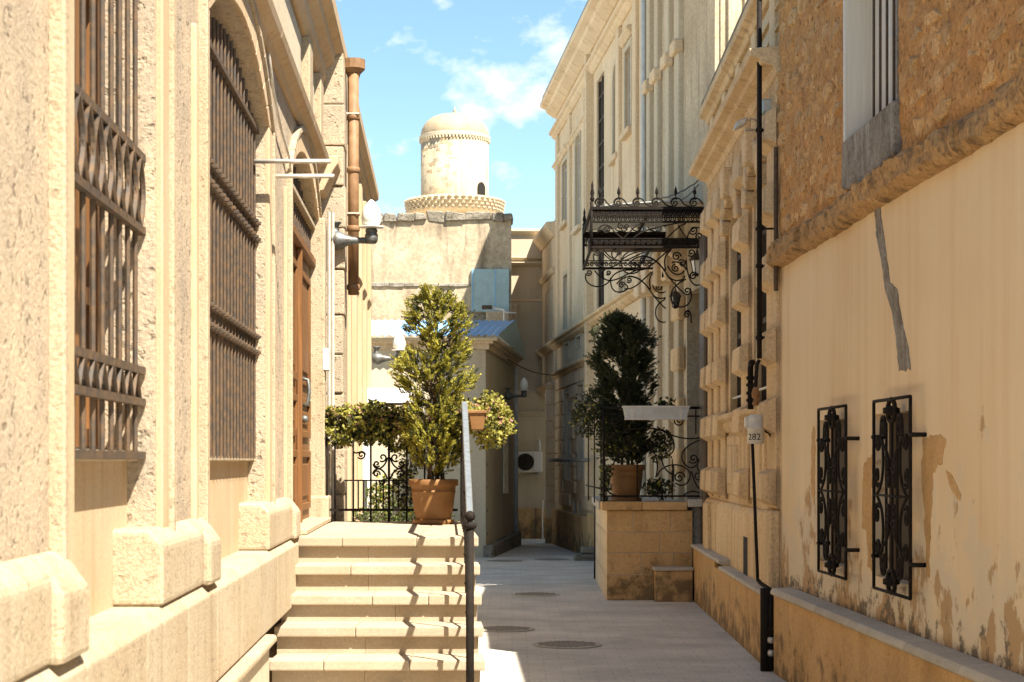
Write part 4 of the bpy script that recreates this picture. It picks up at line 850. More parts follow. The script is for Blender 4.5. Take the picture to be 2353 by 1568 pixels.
sh = MB().box(BWF, xa, xb, .02, .09, zb, za).build('metal_shutter', M['bluegrey'], H6, bevel=.006); sh['label'] = 'blue-grey sheet metal shutter'
for f in (.02, .62): MB().box(BWF, xa+(xb-xa)*f, xa+(xb-xa)*f+.02, .09, .1, zb+.01, za-.01).build('sheet_seam', M['blue'], sh)
MB().box(BWF, XZ(1085, 0, 38)[0], XZ(1118, 0, 38)[0], .01, .05, zof(768, 38.4), zof(722, 38.4)).build('rough_niche', M['darkcap'], H6, bevel=.01)
MB().box(BWF, XZ(1117, 0, 38)[0], XZ(1172, 0, 38)[0], .0, .5, 2.0, zof(716, 38.2)).build('chimney_block', M['stained'], H6, bevel=.02)
# house with the blue roof
SBF = wallX(31.4); SR = Fr((-.48-.0964*31.4, 0, 0), (.0964, 1, 0), (1, 0, 0))
H7 = thing('blue_roofed_house', 'low cream house with blue corrugated roof behind the leafy conifer', 'building', (-1.5, 32, -.1))
sx_ = XZ(1116, 0, 31.4)[0]
MB().solid([(-4.2, 31.4, -.3), (sx_, 31.4, -.3), (.06, 37.2, -.3), (-4.2, 37.2, -.3)], [(-4.2, 31.4, 3.72), (sx_, 31.4, 3.72), (.06, 37.2, 3.72), (-4.2, 37.2, 3.72)]).build('wall', M['cream'], H7)
ez = zof(776, 31.2)
for d, h in ((.06, .1), (.13, .05), (.2, .05)):
    zz = ez-.2+ (0 if d < .1 else .1 if d < .15 else .15)
    MB().solid([(-4.2, 31.4-d, zz), (sx_+d, 31.4-d, zz), (.06+d, 37.2, zz), (-4.2, 37.2, zz)], [(-4.2, 31.4-d, zz+h-.001), (sx_+d, 31.4-d, zz+h-.001), (.06+d, 37.2, zz+h-.001), (-4.2, 37.2, zz+h-.001)]).build('eaves_moulding', M['facade'], H7)
m = MB(); k = 120; xs0, xs1 = -4.2, sx_+.24; ridge = 4.42           # corrugated sheet rising to the back
for i in range(k+1):
    x = xs0+(xs1-xs0)*i/k; dz = .022*math.sin(i*PI*.5*2/1.0*.5)
    for (yy, zz) in ((31.08, ez+.03), (32.6, (ez+ridge)/2+.03), (34.6, ridge)): m.v.append(Vector((x+(yy-31.1)*.10, yy, zz+dz)))
for i in range(k):
    for q in range(2): m.f.append((i*3+q, (i+1)*3+q, (i+1)*3+q+1, i*3+q+1))
m.build('roof_sheet', M['blue'], H7, norm=False)
m = MB().solid([(sx_+.24, 31.1, ez+.02), (.3, 37.2, ez-.02), (.02, 37.2, ez+.70), (sx_+.56, 34.6, ridge)], [(sx_+.24, 31.1, ez+.06), (.3, 37.2, ez+.02), (.02, 37.2, ez+.74), (sx_+.56, 34.6, ridge+.04)]); m.build('side_roof', M['bluegrey'], H7)
for z0, z1, d in ((-.3, .18, .14),):
    m = MB().solid([(sx_-.05, 31.35, z0), (sx_+d, 31.35, z0), (.06+d, 37.2, z0), (-.1, 37.2, z0)], [(sx_-.05, 31.35, z1-.05), (sx_+d, 31.35, z1-.05), (.06+d, 37.2, z1-.02), (-.1, 37.2, z1-.02)]); m.build('kerb_plinth', M['darkcap'], H7, bevel=.02)
for k in range(6): MB().box(SR, 31.45+k*.0, 31.56, .0, .02, .3+k*.42, .36+k*.42, .01).build('corner_chip', M['greystone'], H7)
MB().tube([SR.P(36.6, .06, 0), SR.P(36.6, .06, 3.6)], .05, 8).build('drainpipe', M['greypaint'], H7, True)
MB().box(SR, 34.5, 35.3, .0, .03, 1.0, 2.3).build('side_window', M['glass'], H7)
wall_lamp(at(1160, 910, 34.6), (1, 0, 0), 1.05, 'opal globe lamp on the corner of the blue-roofed house, above the alley')
# domed tower
TW = thing('domed_tower', 'round stone minaret with pale ribbed dome and carved honeycomb gallery ring', 'tower', (XZ(1045, 0, 60)[0], 60, 0))
tc_ = Vector((XZ(1045, 0, 60)[0], 60, 0)); q = 60/FPX; zz = lambda y: zof(y, 60)
MB().lathe(tc_, [(q*77, 4), (q*78, zz(475)), (q*78, zz(322)), (0, zz(322))], 48).build('drum', M['stained'], TW, True)
MB().lathe(tc_, [(q*76, zz(326)), (q*82, zz(323)), (q*82, zz(316)), (q*77, zz(314))], 48).build('cornice_ring', M['cream'], TW)
for i in range(64):
    a = 2*PI*i/64
    if math.sin(a) < .2: p = tc_+Vector((math.cos(a)*q*79.5, math.sin(a)*q*79.5, zz(327))); MB().box(Fr((p.x, p.y, 0), (1, 0, 0), (0, 1, 0)), -.03, .03, -.03, .03, p.z-.03, p.z+.07).build('dentil', M['cream'], TW)
prof = [(q*77, zz(316))]
for i in range(13): t = i/12; prof.append((q*(76*math.cos(t*PI/2)**.72+1.5), zz(314)+ (zz(264)-zz(314))*math.sin(t*PI/2)**.95))
prof.append((0, zz(262)))
seg = 48; m = MB(); i0 = 0
for r, h in prof:
    for k in range(seg): a = 2*PI*k/seg; rr = r*(1+.012*math.cos(a*12)); m.v.append(tc_+Vector((rr*math.cos(a), rr*math.sin(a), h)))
for i in range(len(prof)-1):
    for k in range(seg): b = (k+1) % seg; m.f.append((i*seg+k, i*seg+b, (i+1)*seg+b, (i+1)*seg+k))
m.build('dome', M['pale'], TW, True)
MB().lathe(tc_+Vector((0, 0, zz(266))), [(.06, 0), (.08, .05), (.04, .1), (.075, .15), (.03, .21), (.012, .3), (0, .33)], 12).build('finial', M['pale'], TW, True)
# gallery: a flaring ring of small carved cells
MB().lathe(tc_, [(q*78, zz(500)), (q*104, zz(494)), (q*109, zz(474)), (q*107, zz(462)), (q*78, zz(460))], 48).build('gallery_ring', M['facade2'], TW, True)
random.seed(3)
for rowi in range(4):
    y = 489-rowi*7.4; rr = q*(105.5+rowi*1.3)
    for i in range(44):
        a = 2*PI*(i+.5*(rowi % 2))/44
        if math.sin(a) < .25:
            p = tc_+Vector((math.cos(a)*rr, math.sin(a)*rr, zz(y))); e = Vector((-math.sin(a), math.cos(a), 0))*.10; o_ = Vector((math.cos(a), math.sin(a), 0))*.13; v_ = Vector((0, 0, .085))
            m = MB(); m.v = [p-e, p+v_, p+e, p-v_, p+o_]; m.f = [(0, 1, 4), (1, 2, 4), (2, 3, 4), (3, 0, 4)]; m.build('carved_cell', M['pale'], TW)
an = math.radians(-38); dd = Vector((math.cos(an), math.sin(an), 0)); tt = Vector((-dd.y, dd.x, 0)); DF = Fr(tc_+dd*q*77.6, tt, dd)
MB().prism(DF, [(-.19, zz(470)), (.19, zz(470))]+[(a, b) for a, b in reversed(arc(-.19, .19, zz(440), .2))], -.1, .035).build('doorway', M['dark'], TW)
random.seed(11)
for i in range(46):                                           # worn ashlar showing where the render has gone
    a = math.radians(random.uniform(-165, -88)); zc_ = random.uniform(zz(470), zz(330)); h = .1; wd = random.uniform(.06, .13); rr = q*78
    if math.degrees(a) > -100 and random.random() < .4: continue
    p = [Vector((math.cos(a+s*wd)*rr, math.sin(a+s*wd)*rr, 0))+tc_ for s in (-1, 0, 1)]; ex = 1.003
    pe = [(x-tc_)*ex+tc_ for x in p]
    m = MB(); lo, hi = zc_, zc_+random.uniform(.07, .13)
    m.solid([Vector((x.x, x.y, lo)) for x in p]+[Vector((x.x, x.y, hi)) for x in reversed(p)], [Vector((x.x, x.y, lo)) for x in pe]+[Vector((x.x, x.y, hi)) for x in reversed(pe)]); m.build('ashlar_stone', M['stained' if i % 3 else 'facade2'], TW)
# ------------------------------------------------------------------ entrance platform on the right
PB = thing('entrance_platform', 'ochre ashlar platform with stone coping that carries the potted conifer, right', 'platform', (1.6, 21, 0))
PY = 20.62; PFr = wallX(PY); xl, xr = XZ(1394, 0, PY)[0], XZ(1592, 0, PY)[0]; PZ = 1.06
xl2 = XZ(1371, 0, 24.0)[0]
for r, cuts in enumerate(((0, .55, 1), (0, .40, .78, 1), (0, .62, 1), (0, .3, .74, 1))):
    z0, z1 = (0, .30, .56, .80)[r], (.30, .56, .80, PZ)[r]
    for a, b in zip(cuts, cuts[1:]): MB().box(PFr, xl+(xr-xl)*a+.003, xl+(xr-xl)*b-.003, -.25, random.uniform(-.002, .002), z0+.003, z1-.003).build('ashlar_block', M['panel'], PB, bevel=.005)
MB().box(PFr, xl+.01, xr-.01, -.2, -.006, .01, PZ-.01).build('mortar_bed', M['coping'], PB)
SIDE = Fr((xl-(xl2-xl)/(24.0-PY)*PY, 0, 0), ((xl2-xl)/(24.0-PY), 1, 0), (-1, 0, 0))
for r in range(4):
    z0, z1 = (0, .30, .56, .80)[r], (.30, .56, .80, PZ)[r]; y = PY+.02
    while y < 24.4: v = min(y+.8, 24.45); MB().box(SIDE, y+.003, v-.003, -.2, .0, z0-.03, z1-.003).build('ashlar_block', M['facade'], PB, bevel=.005); y = v
MB().solid([(xl+.15, PY+.2, -.1), (2.25, PY+.2, -.1), (2.1, 24.4, -.1), (xl2+.15, 24.4, -.1)], [(xl+.15, PY+.2, PZ), (2.25, PY+.2, PZ), (2.1, 24.4, PZ), (xl2+.15, 24.4, PZ)]).build('platform_core', M['panel'], PB)
x = xl-.06
for v in (xl+.42, xl+.95): MB().box(PFr, x+.002, v-.002, -.3, .045, PZ+.002, PZ+.10).build('coping_slab', M['panel'], PB, bevel=.008); x = v
MB().box(PFr, xl+.95+.002, 2.38, -.35, .07, PZ+.04, PZ+.13).build('coping_slab', M['coping'], PB, bevel=.008)
MB().solid([(xl-.08, PY+.3, PZ), (2.3, PY+.3, PZ), (2.1, 24.4, PZ), (xl2-.05, 24.4, PZ)], [(xl-.08, PY+.3, PZ+.09), (2.3, PY+.3, PZ+.09), (2.1, 24.4, PZ+.09), (xl2-.05, 24.4, PZ+.09)]).build('platform_top', M['coping'], PB)
MB().box(PFr, xr-.01, 2.35, -.3, -.04, -.02, PZ+.03).build('side_stone', M['greystone'], PB)
SB2 = thing('stone_box', 'small ochre stone box with lidded coping against the platform front', 'stone block', (1.87, 20.4, 0))
a, b = XZ(1502, 0, 20.36)[0], XZ(1592, 0, 20.36)[0]; BF = wallX(20.36)
MB().box(BF, a+.02, b, -.24, 0, -.01, .36).build('box_body', M['panel'], SB2, bevel=.006); MB().box(BF, a, b+.01, -.25, .02, .362, .40).build('box_lid', M['coping'], SB2, bevel=.006)
# small dark step at the tall house
st_ = thing('entry_step', 'small dark stone step at the foot of the tall house', 'step', (1.4, 31, -.1)); MB().box(wallX(30.0), 1.08, 1.7, -.7, 0, -.15, .03).build('lower_step', M['darkcap'], st_, bevel=.02); MB().box(wallX(30.2), 1.2, 1.7, -.6, 0, .03, .14).build('upper_step', M['darkcap'], st_, bevel=.02)
# ---- platform railing (flat wrought scrollwork)
PR = thing('platform_railing', 'black wrought iron railing with large scrolls on the entrance platform', 'railing', (1.7, PY+.08, PZ+.09)); QY = PY+.1
def q2(cx, cy, dy=0): v = at((1400+cx/3.135)/1.088, (780+cy/3.136)/1.088, QY); return Vector((v.x, QY+dy, v.z))
def pl(pts, r=.009, nm='scroll'): return line(PR, [q2(a, b) for a, b in pts], r, nm)
for y, r in ((752, .016),): pl([(320, y), (1190, y)], r, 'top_rail')
pl([(330, 800), (490, 800)], .010, 'second_rail'); pl([(1000, 818), (1190, 818)], .010, 'second_rail'); pl([(360, 1445), (1190, 1445)], .011, 'bottom_rail')
pl([(1190, 745), (1190, 1450)], .013, 'post'); pl([(340, 745), (345, 1500)], .016, 'post'); pl([(880, 1150), (880, 1470)], .008, 'post'); pl([(605, 1180), (605, 1470)], .008, 'post'); pl([(1065, 760), (1065, 960)], .008, 'post')
pl(spiral(935, 855, 42, PI*.2, 1.5)); pl(spiral(450, 860, 48, PI*.8, -1.5)); pl(bez((340, 1080), (380, 960), (560, 900), (740, 915))); pl(bez((740, 915), (900, 930), (930, 1080), (860, 1120)))
pl(bez((760, 900), (900, 1010), (1080, 1020), (1190, 950))); pl(spiral(1045, 1150, 40, 0, 1.4)); pl(bez((1120, 1000), (960, 1040), (900, 1150), (1010, 1220))); pl(bez((1010, 1220), (1060, 1230), (1090, 1190), (1085, 1150)))
pl(spiral(935, 1300, 46, PI, 1.5)); pl(bez((760, 1290), (800, 1180), (960, 1170), (1020, 1260))); pl(bez((1020, 1260), (1030, 1340), (960, 1390), (905, 1340))); pl(bez((890, 1330), (880, 1260), (905, 1210), (880, 1200)))
pl(spiral(1085, 1285, 42, PI*.5, -1.4)); pl(bez((1030, 1250), (1060, 1380), (1110, 1420), (1190, 1435))); pl(bez((1190, 1310), (1120, 1300), (1080, 1250), (1075, 1210))); pl(bez((970, 1440), (1010, 1400), (1060, 1400), (1110, 1430)))
pl(bez((1190, 1110), (1150, 1130), (1145, 1190), (1190, 1230))); pl(bez((680, 1050), (760, 1090), (780, 1200), (750, 1300))); pl(spiral(690, 1030, 40, 0, 1.3)); pl(bez((800, 1120), (790, 1200), (830, 1260), (900, 1280)))
pl(bez((360, 1380), (380, 1420), (420, 1440), (440, 1440))); pl(spiral(520, 1010, 46, PI*.4, 1.4)); pl(bez((420, 1200), (430, 1100), (560, 1060), (650, 1110)))
for s in (0,): line(PR, [Vector((q2(335, 752).x, QY, q2(335, 752).z)), Vector((q2(335, 752).x-.06, 23.9, q2(335, 752).z))], .016, 'side_rail'); line(PR, [Vector((q2(335, 752).x, QY, PZ+.25)), Vector((q2(335, 752).x-.06, 23.9, PZ+.25))], .011, 'side_rail')
for k in (0, 3, 6): y = QY+.4+k*.4; line(PR, [Vector((q2(335, 752).x-.008*k, y, PZ+.05)), Vector((q2(335, 752).x-.008*k, y, q2(335, 752).z))], .009, 'side_baluster')
line(PR, [at(1369, 1160, 24.5), at(1368, 1330, 24.5)], .022, 'corner_post')
# ---- window box on the railing
FB = thing('white_window_box', 'long pale grey plastic window box hung on the platform railing', 'planter', q2(750, 840, -.1))
fy = QY-.16; A = [(490, 752), (1005, 752), (985, 843), (508, 843)]
fr0 = [q2(a, b) for a, b in A]
m = MB().solid([Vector((p.x, fy, p.z)) for p in fr0], [Vector((p.x+(0), fy+.15, p.z)) for p in fr0]); m.build('box', M['greypaint'], FB, bevel=.006)
for (a, b, c, d) in ((485, 1010, 740, 754), (505, 990, 838, 848)):
    p0, p1 = q2(a, c), q2(b, d); MB().box(Fr((0, fy, 0), (1, 0, 0), (0, 1, 0)), p0.x, p1.x, -.008, .165, p1.z, p0.z).build('box_rim', M['white'], FB, bevel=.003)
for a in (560, 935): p0, p1 = q2(a-8, 758), q2(a+8, 836); MB().box(Fr((0, fy, 0), (1, 0, 0), (0, 1, 0)), p0.x, p1.x, -.006, .0, p1.z, p0.z).build('box_rib', M['white'], FB)
# ------------------------------------------------------------------ wrought iron canopy
CN = thing('iron_canopy', 'black wrought iron entrance canopy with scrolled brackets and spiked cresting', 'canopy', at(1500, 580, 21))
CY, CB = 21.0, 23.3
def c2(cx, cy, Y=CY): return at((1440+cx/3.92)/1.088, (420+cy/3.92)/1.088, CY)+Vector((0, Y-CY, 0))
def cl(pts, r=.008, nm='scroll', Y=CY, seg=5): return line(CN, [c2(a, b, Y) for a, b in pts], r, nm, 'iron', seg)
def cbox(x0, x1, y0, y1, d0, d1, nm, mat='iron', Y=CY):
    p, q = c2(x0, y1), c2(x1, y0); MB().box(Fr((0, Y, 0), (1, 0, 0), (0, 1, 0)), p.x, q.x, d0, d1, p.z, q.z).build(nm, M[mat], CN, bevel=.002)
for Y in (CY, CB):
    for k in range(6):
        x = 225+k*186
        cl(spiral(x, 345, 42, PI*.5, 1.6), .008, 'crest_scroll', Y); cl(bez((x-40, 345), (x-35, 280), (x+40, 280), (x+70, 330))+bez((x+70, 330), (x+95, 372), (x+130, 378), (x+165, 378))[1:], .009, 'crest_scroll', Y)
        p = c2(x+8, 290, Y); MB().lathe(p, [(.008, 0), (.008, .03), (.022, .05), (.016, .09), (0, .14)], 8).build('crest_spike', M['iron'], CN, True)
    cbox(150, 1330, 382, 412, -.02, .02, 'fascia_bar', Y=Y); cbox(160, 1330, 520, 540, -.012, .012, 'fascia_bar', Y=Y); cbox(150, 1330, 690, 700, -.01, .01, 'fascia_bar', Y=Y); cbox(150, 1330, 768, 790, -.02, .02, 'fascia_bar', Y=Y)
    for k in range(26):                                           # lattice and circles of the fascia
        x = 175+k*44; cl([(x+18*math.cos(t*PI/5), 452+24*math.sin(t*PI/5)) for t in range(11)], .009, 'fascia_ring', Y); cl([(x-20, 415), (x+22, 490)], .007, 'fascia_lattice', Y); cl([(x+22, 415), (x-20, 490)], .007, 'fascia_lattice', Y)
        cl([(x+12*math.cos(t*PI/4), 503+13*math.sin(t*PI/4)) for t in range(9)], .007, 'fascia_ring', Y)
    cbox(160, 1330, 484, 492, -.01, .01, 'fascia_bar', Y=Y); cbox(165, 1325, 400, 446, .012, .016, 'fascia_plate', Y=Y)
    for k in range(22): x = 190+k*52; cl(spiral(x, 733, 26, PI*(k % 2), 1.5 if k % 2 else -1.5), .008, 'frieze_scroll', Y)
    cl([(152, 330), (152, 800)], .018, 'corner_post', Y); cl([(1325, 385), (1325, 1380)], .016, 'wall_post', Y)
    p = c2(165, 170, Y)
    MB().lathe(c2(160, 330, Y), [(.016, 0), (.03, .03), (.016, .06), (.026, .10), (.012, .16), (.016, .19), (0, .26)], 8).build('corner_spike', M['iron'], CN, True)
# curved sheet roof, beams, gutter
for xx, nm in ((152, 'front'), (740, 'mid'), (1320, 'wall')):
    a, b = c2(xx, 397, CY), c2(xx, 397, CB); MB().tube([a, b], .02, 6).build('roof_beam', M['iron'], CN); a, b = c2(xx, 778, CY), c2(xx, 778, CB); MB().tube([a, b], .018, 6).build('roof_beam', M['iron'], CN)
p0, p1 = c2(152, 388), c2(1325, 330)
m = MB(); k = 12
for i in range(k+1):
    t = i/k; x = p0.x+(p1.x-p0.x)*t; z = p0.z+.01+.07*math.sin(t*PI*.6)
    m.v += [Vector((x, CY+.03, z)), Vector((x, CB-.03, z)), Vector((x, CY+.03, z+.012)), Vector((x, CB-.03, z+.012))]
for i in range(k): a = i*4; b = a+4; m.f += [(a, b, b+1, a+1), (a+2, a+3, b+3, b+2), (a, a+2, b+2, b), (a+1, b+1, b+3, a+3)]
m.build('roof_sheet', M['greypaint'], CN, norm=False)
MB().tube([c2(160, 640, CY+1.2), c2(1110, 640, CY+1.2)], .085, 10).build('barrel_gutter', M['darkwood'], CN, True)
MB().tube([c2(160, 675, CY+.5), c2(1330, 675, CY+.5)], .05, 8).build('beam', M['iron'], CN)
# scrolls between fascia and frieze, and the big brackets
for Y in (CY, CB):
    for P_ in (spiral(300, 600, 40, 0, 1.4), bez((215, 640), (210, 560), (300, 530), (350, 590)), bez((350, 590), (380, 640), (430, 670), (460, 695)), bez((460, 695), (530, 640), (560, 560), (660, 540)), spiral(440, 570, 34, PI, 1.3),
               spiral(500, 575, 28, PI, -1.3), bez((560, 690), (620, 640), (700, 600), (790, 590)), bez((700, 610), (780, 580), (900, 560), (1010, 540)), bez((880, 700), (960, 620), (1020, 560), (1080, 545)), spiral(1150, 610, 45, 0, 1.4), spiral(1210, 670, 45, PI, -1.4), bez((1090, 690), (1100, 600), (1180, 560), (1230, 600)), bez((1000, 560), (1040, 640), (1090, 690), (1140, 760))):
        cl(P_, .0085, 'upper_scroll', Y)
    for P_ in (spiral(210, 825, 34, 0, 1.4), bez((180, 830), (140, 930), (250, 990), (330, 975)), bez((330, 975), (420, 960), (450, 890), (470, 860)), bez((470, 860), (520, 800), (620, 790), (720, 800)), bez((270, 800), (310, 860), (360, 900), (440, 912)), bez((440, 912), (560, 900), (620, 830), (760, 790)),
               spiral(420, 825, 28, 0, 1.4), bez((390, 790), (330, 820), (340, 880), (400, 905)), bez((445, 880), (440, 1010), (490, 1045), (560, 1035)), bez((560, 1035), (640, 1020), (650, 970), (600, 950)), spiral(565, 960, 38, PI, 1.5), spiral(645, 905, 32, 0, 1.4), bez((510, 950), (560, 880), (640, 850), (720, 880)), bez((720, 880), (800, 910), (840, 980), (880, 1010)),
               bez((600, 1000), (680, 1010), (740, 960), (800, 900)), bez((800, 900), (860, 850), (880, 820), (940, 795)), bez((640, 860), (760, 870), (820, 930), (900, 1060)), bez((900, 1060), (950, 1120), (1050, 1120), (1070, 1060)), bez((880, 1000), (850, 900), (880, 840), (930, 810)), spiral(985, 870, 46, PI, 1.5), spiral(1040, 935, 38, 0, -1.4), spiral(975, 985, 40, PI*.5, 1.5), bez((900, 960), (930, 1050), (1020, 1070), (1060, 1010)),
               bez((940, 930), (1000, 900), (1070, 960), (1080, 1000)), bez((900, 1060), (960, 1130), (1000, 1180), (1060, 1230)), bez((1080, 1090), (1000, 1130), (930, 1180), (935, 1250)), spiral(1090, 1205, 40, 0, 1.4), bez((935, 1250), (930, 1340), (990, 1390), (1080, 1350)), bez((1080, 1350), (1130, 1320), (1140, 1260), (1120, 1180)), spiral(1090, 1440, 34, PI, 1.4), bez((1060, 1450), (1080, 1380), (1130, 1360), (1130, 1520)),
               bez((1080, 900), (1090, 1100), (1150, 1150), (1180, 1150)), bez((1180, 1150), (1260, 1150), (1310, 1080), (1310, 1000)), spiral(1270, 1240, 40, 0, 1.4), bez((1230, 1230), (1240, 1160), (1300, 1150), (1320, 1220)), spiral(1130, 830, 40, 0, 1.4), spiral(1150, 1060, 40, PI, 1.4), spiral(1230, 760, 40, PI, 1.4), bez((1090, 790), (1140, 720), (1260, 700), (1320, 760))):
        cl(P_, .0095, 'bracket_scroll', Y)
for dx, dz in ((850, 1080),): MB().lathe(c2(dx, dz), [(0, 0), (.016, .02), (.01, .05), (0, .08)], 6).build('bracket_tip', M['iron'], CN, True)
# lanterns under the canopy
def lantern(p, sc, label, glass='milk'):
    t = thing('hanging_lantern', label, 'lantern', p, 'lanterns below the iron canopy'); p = Vector(p)
    MB().lathe(p, [(0, 0), (.03*sc, .01*sc), (.055*sc, .03*sc), (.06*sc, .04*sc)], 6).build('lantern_base', M['iron'], t)
    MB().lathe(p+Vector((0, 0, .04*sc)), [(.05*sc, 0), (.085*sc, .17*sc)], 6).build('lantern_glass', M[glass], t)
    for k in range(6): a = 2*PI*k/6; MB().tube([p+Vector((.053*sc*math.cos(a), .053*sc*math.sin(a), .04*sc)), p+Vector((.089*sc*math.cos(a), .089*sc*math.sin(a), .21*sc))], .006*sc, 5).build('lantern_rib', M['iron'], t)
    MB().lathe(p+Vector((0, 0, .21*sc)), [(.11*sc, 0), (.11*sc, .012*sc), (.085*sc, .05*sc), (.05*sc, .09*sc), (.02*sc, .11*sc), (.02*sc, .13*sc), (.008*sc, .15*sc), (.008*sc, .3*sc)], 6).build('lantern_cap', M['greyiron'], t)
lantern(c2(1218, 1020, CY+.35)+Vector((0, 0, -.02)), .92, 'hexagonal iron lantern with pale glass under the canopy, by the wall')
lantern(c2(1020, 1340, CY+.6), .7, 'small dark lantern hanging low in the canopy bracket', 'glass')
# ------------------------------------------------------------------ pots and plants
def flower_pot(c, r, h, label, mat='terra'):
    t = thing('flower_pot', label, 'plant pot', c); c = Vector(c)
    MB().lathe(c, [(0, 0), (r*.80, 0), (r*.84, .012), (r*.84, h*.1), (r*.78, h*.105), (0, h*.106)], 32).build('saucer', M[mat], t, True)
    b = c+Vector((0, 0, h*.06)); hh = h*.94
    MB().lathe(b, [(0, 0), (r*.66, 0), (r*.70, .012), (r*.79, hh*.28), (r*.85, hh*.55), (r*.875, hh*.68), (r*.90, hh*.69), (r*.90, hh*.72), (r*.88, hh*.73), (r*.895, hh*.83), (r*.985, hh*.85), (r, hh*.87), (r, hh*.98), (r*.98, hh), (r*.90, hh), (r*.89, hh*.9)], 40).build('pot_body', M[mat], t, True)
    MB().lathe(b, [(0, hh*.9), (r*.9, hh*.9)], 24).build('soil', M['soil'], t); return b.z+hh*.9
def leafq(m, p, d, n, l, w_):
    d = d.normalized(); s = d.cross(n)
    s = s.normalized() if s.length > 1e-5 else Vector((1, 0, 0)); i = len(m.v)
    m.v += [p, p+d*l*.5+s*w_, p+d*l, p+d*l*.5-s*w_]; m.f.append((i, i+1, i+2, i+3))
def rnd(): return Vector((random.gauss(0, 1), random.gauss(0, 1), random.gauss(0, 1))).normalized()
def conifer(name, label, base, prof, Y, nsp, mats, seed, trunks, ll, shares, gap=-.16):
    """upright conifer of flat sprays; prof = outline rows (image row, left, right) at its real distance"""
    random.seed(seed); t = thing(name, label, 'conifer', base)
    rows = [(zof(y, Y), XZ(a, 0, Y)[0], XZ(b, 0, Y)[0]) for y, a, b in prof]; rows.sort()
    def env(z):
        for (z0, a0, b0), (z1, a1, b1) in zip(rows, rows[1:]):
            if z0 <= z <= z1: f = (z-z0)/(z1-z0); return a0+(a1-a0)*f, b0+(b1-b0)*f
        return (rows[-1][1], rows[-1][2]) if z > rows[-1][0] else (rows[0][1], rows[0][2])
    zlo, zhi = rows[0][0], rows[-1][0]; cx = base[0]
    for k, (dx, lean, top) in enumerate(trunks):
        pts = [Vector((base[0]+dx+lean*f+.01*math.sin(f*9+k), base[1]+.01*math.cos(f*7+k), base[2]+(top-base[2])*f)) for f in [i/9 for i in range(10)]]
        MB().tube(pts, lambda f: .019*(1-f*.8), 7).build('trunk', M['bark'], t, True)
    parts = [MB() for _ in mats]; tw = MB()
    for ci in range(nsp):
        z = zlo+(zhi-zlo)*((ci+random.random())/nsp)**.85; a, b = env(z); c = (a+b)/2; hw = (b-a)/2; ang = ci*2.4+random.uniform(-.5, .5); rr = hw*random.choice((.45, .7, .85, .92, 1.0))
        if noise.noise(Vector((math.cos(ang)*1.6, math.sin(ang)*1.6, z*4.5+seed))) < gap: continue
        rr *= random.uniform(.75, 1.2)
        cc = Vector((c+math.cos(ang)*rr, base[1]+math.sin(ang)*rr*.9, z)); cr_ = min(hw*.5, ll*2.1)*random.uniform(.7, 1.2)
        ou = Vector((math.cos(ang)*.8, math.sin(ang)*.8, random.uniform(.5, 1.0))).normalized(); ax0 = Vector((c*.5+cx*.5, base[1], z-rr*.6)); tw.tube([ax0, ax0.lerp(cc, .5)+Vector((0, 0, -.01)), cc], .004, 4)
        for _ in range(random.randint(13, 22)):
            root = cc+rnd()*cr_*random.random()**.5; out_ = (ou+rnd()*.55).normalized(); ln = ll*random.uniform(1.6, 3.0); sidev = out_.cross(rnd()).normalized()
            m = parts[random.choices(range(len(mats)), shares)[0]]
            for i in range(8):
                f = i/7; p = root+out_*ln*f
                for s in (-1, 1): leafq(m, p, out_*random.uniform(.7, 1.1)+sidev*s*random.uniform(.35, .8)+rnd()*.22, rnd(), ll*random.uniform(.6, 1.15)*(1.1-f*.45), ll*.19)
    for m, mn in zip(parts, mats): tag(m.build('crown', M[mn], t, norm=False), kind='stuff')
    tag(tw.build('twigs', M['bark'], t, norm=False), kind='stuff'); return t
pc = Vector((XZ(996, 0, 13.62)[0], 13.62, TOP+.001)); pr_ = 57/FPX*13.62
ptop = flower_pot(pc, pr_, zof(1102, 13.62)-TOP, 'large round terracotta pot on the stair landing')
conifer('potted_conifer', 'bright yellow-green conifer in the pot on the stair landing', (pc.x, pc.y, ptop-.02),
        [(676, 980, 1008), (692, 965, 1040), (715, 950, 1066), (745, 942, 1084), (785, 948, 1084), (822, 944, 1072), (846, 912, 1064), (862, 900, 1070), (892, 915, 1080), (925, 922, 1066), (980, 934, 1060), (1030, 946, 1050), (1096, 955, 1044)],
        13.62, 165, ('leaf_y', 'leaf_d'), 4, [(-.04, .02, 2.35), (.02, .0, 2.75), (.07, -.03, 2.3), (.0, -.06, 2.0)], .030, (.72, .28))
p2 = Vector((XZ(1438, 0, 21.25)[0], 21.25, PZ+.092)); pr2 = 44/FPX*21.25
ptop2 = flower_pot(p2, pr2, zof(1068, 21.25)-PZ-.092, 'terracotta pot in shade behind the platform railing')
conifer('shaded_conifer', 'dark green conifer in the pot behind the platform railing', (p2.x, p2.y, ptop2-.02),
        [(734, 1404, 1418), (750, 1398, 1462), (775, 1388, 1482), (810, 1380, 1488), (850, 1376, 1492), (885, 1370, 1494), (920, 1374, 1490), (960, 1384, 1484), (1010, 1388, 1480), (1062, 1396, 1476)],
        21.25, 190, ('leaf_d', 'leaf_b'), 9, [(-.05, .02, 3.0), (.02, .02, 3.2), (.07, 0, 2.8)], .042, (.5, .5), -.5)
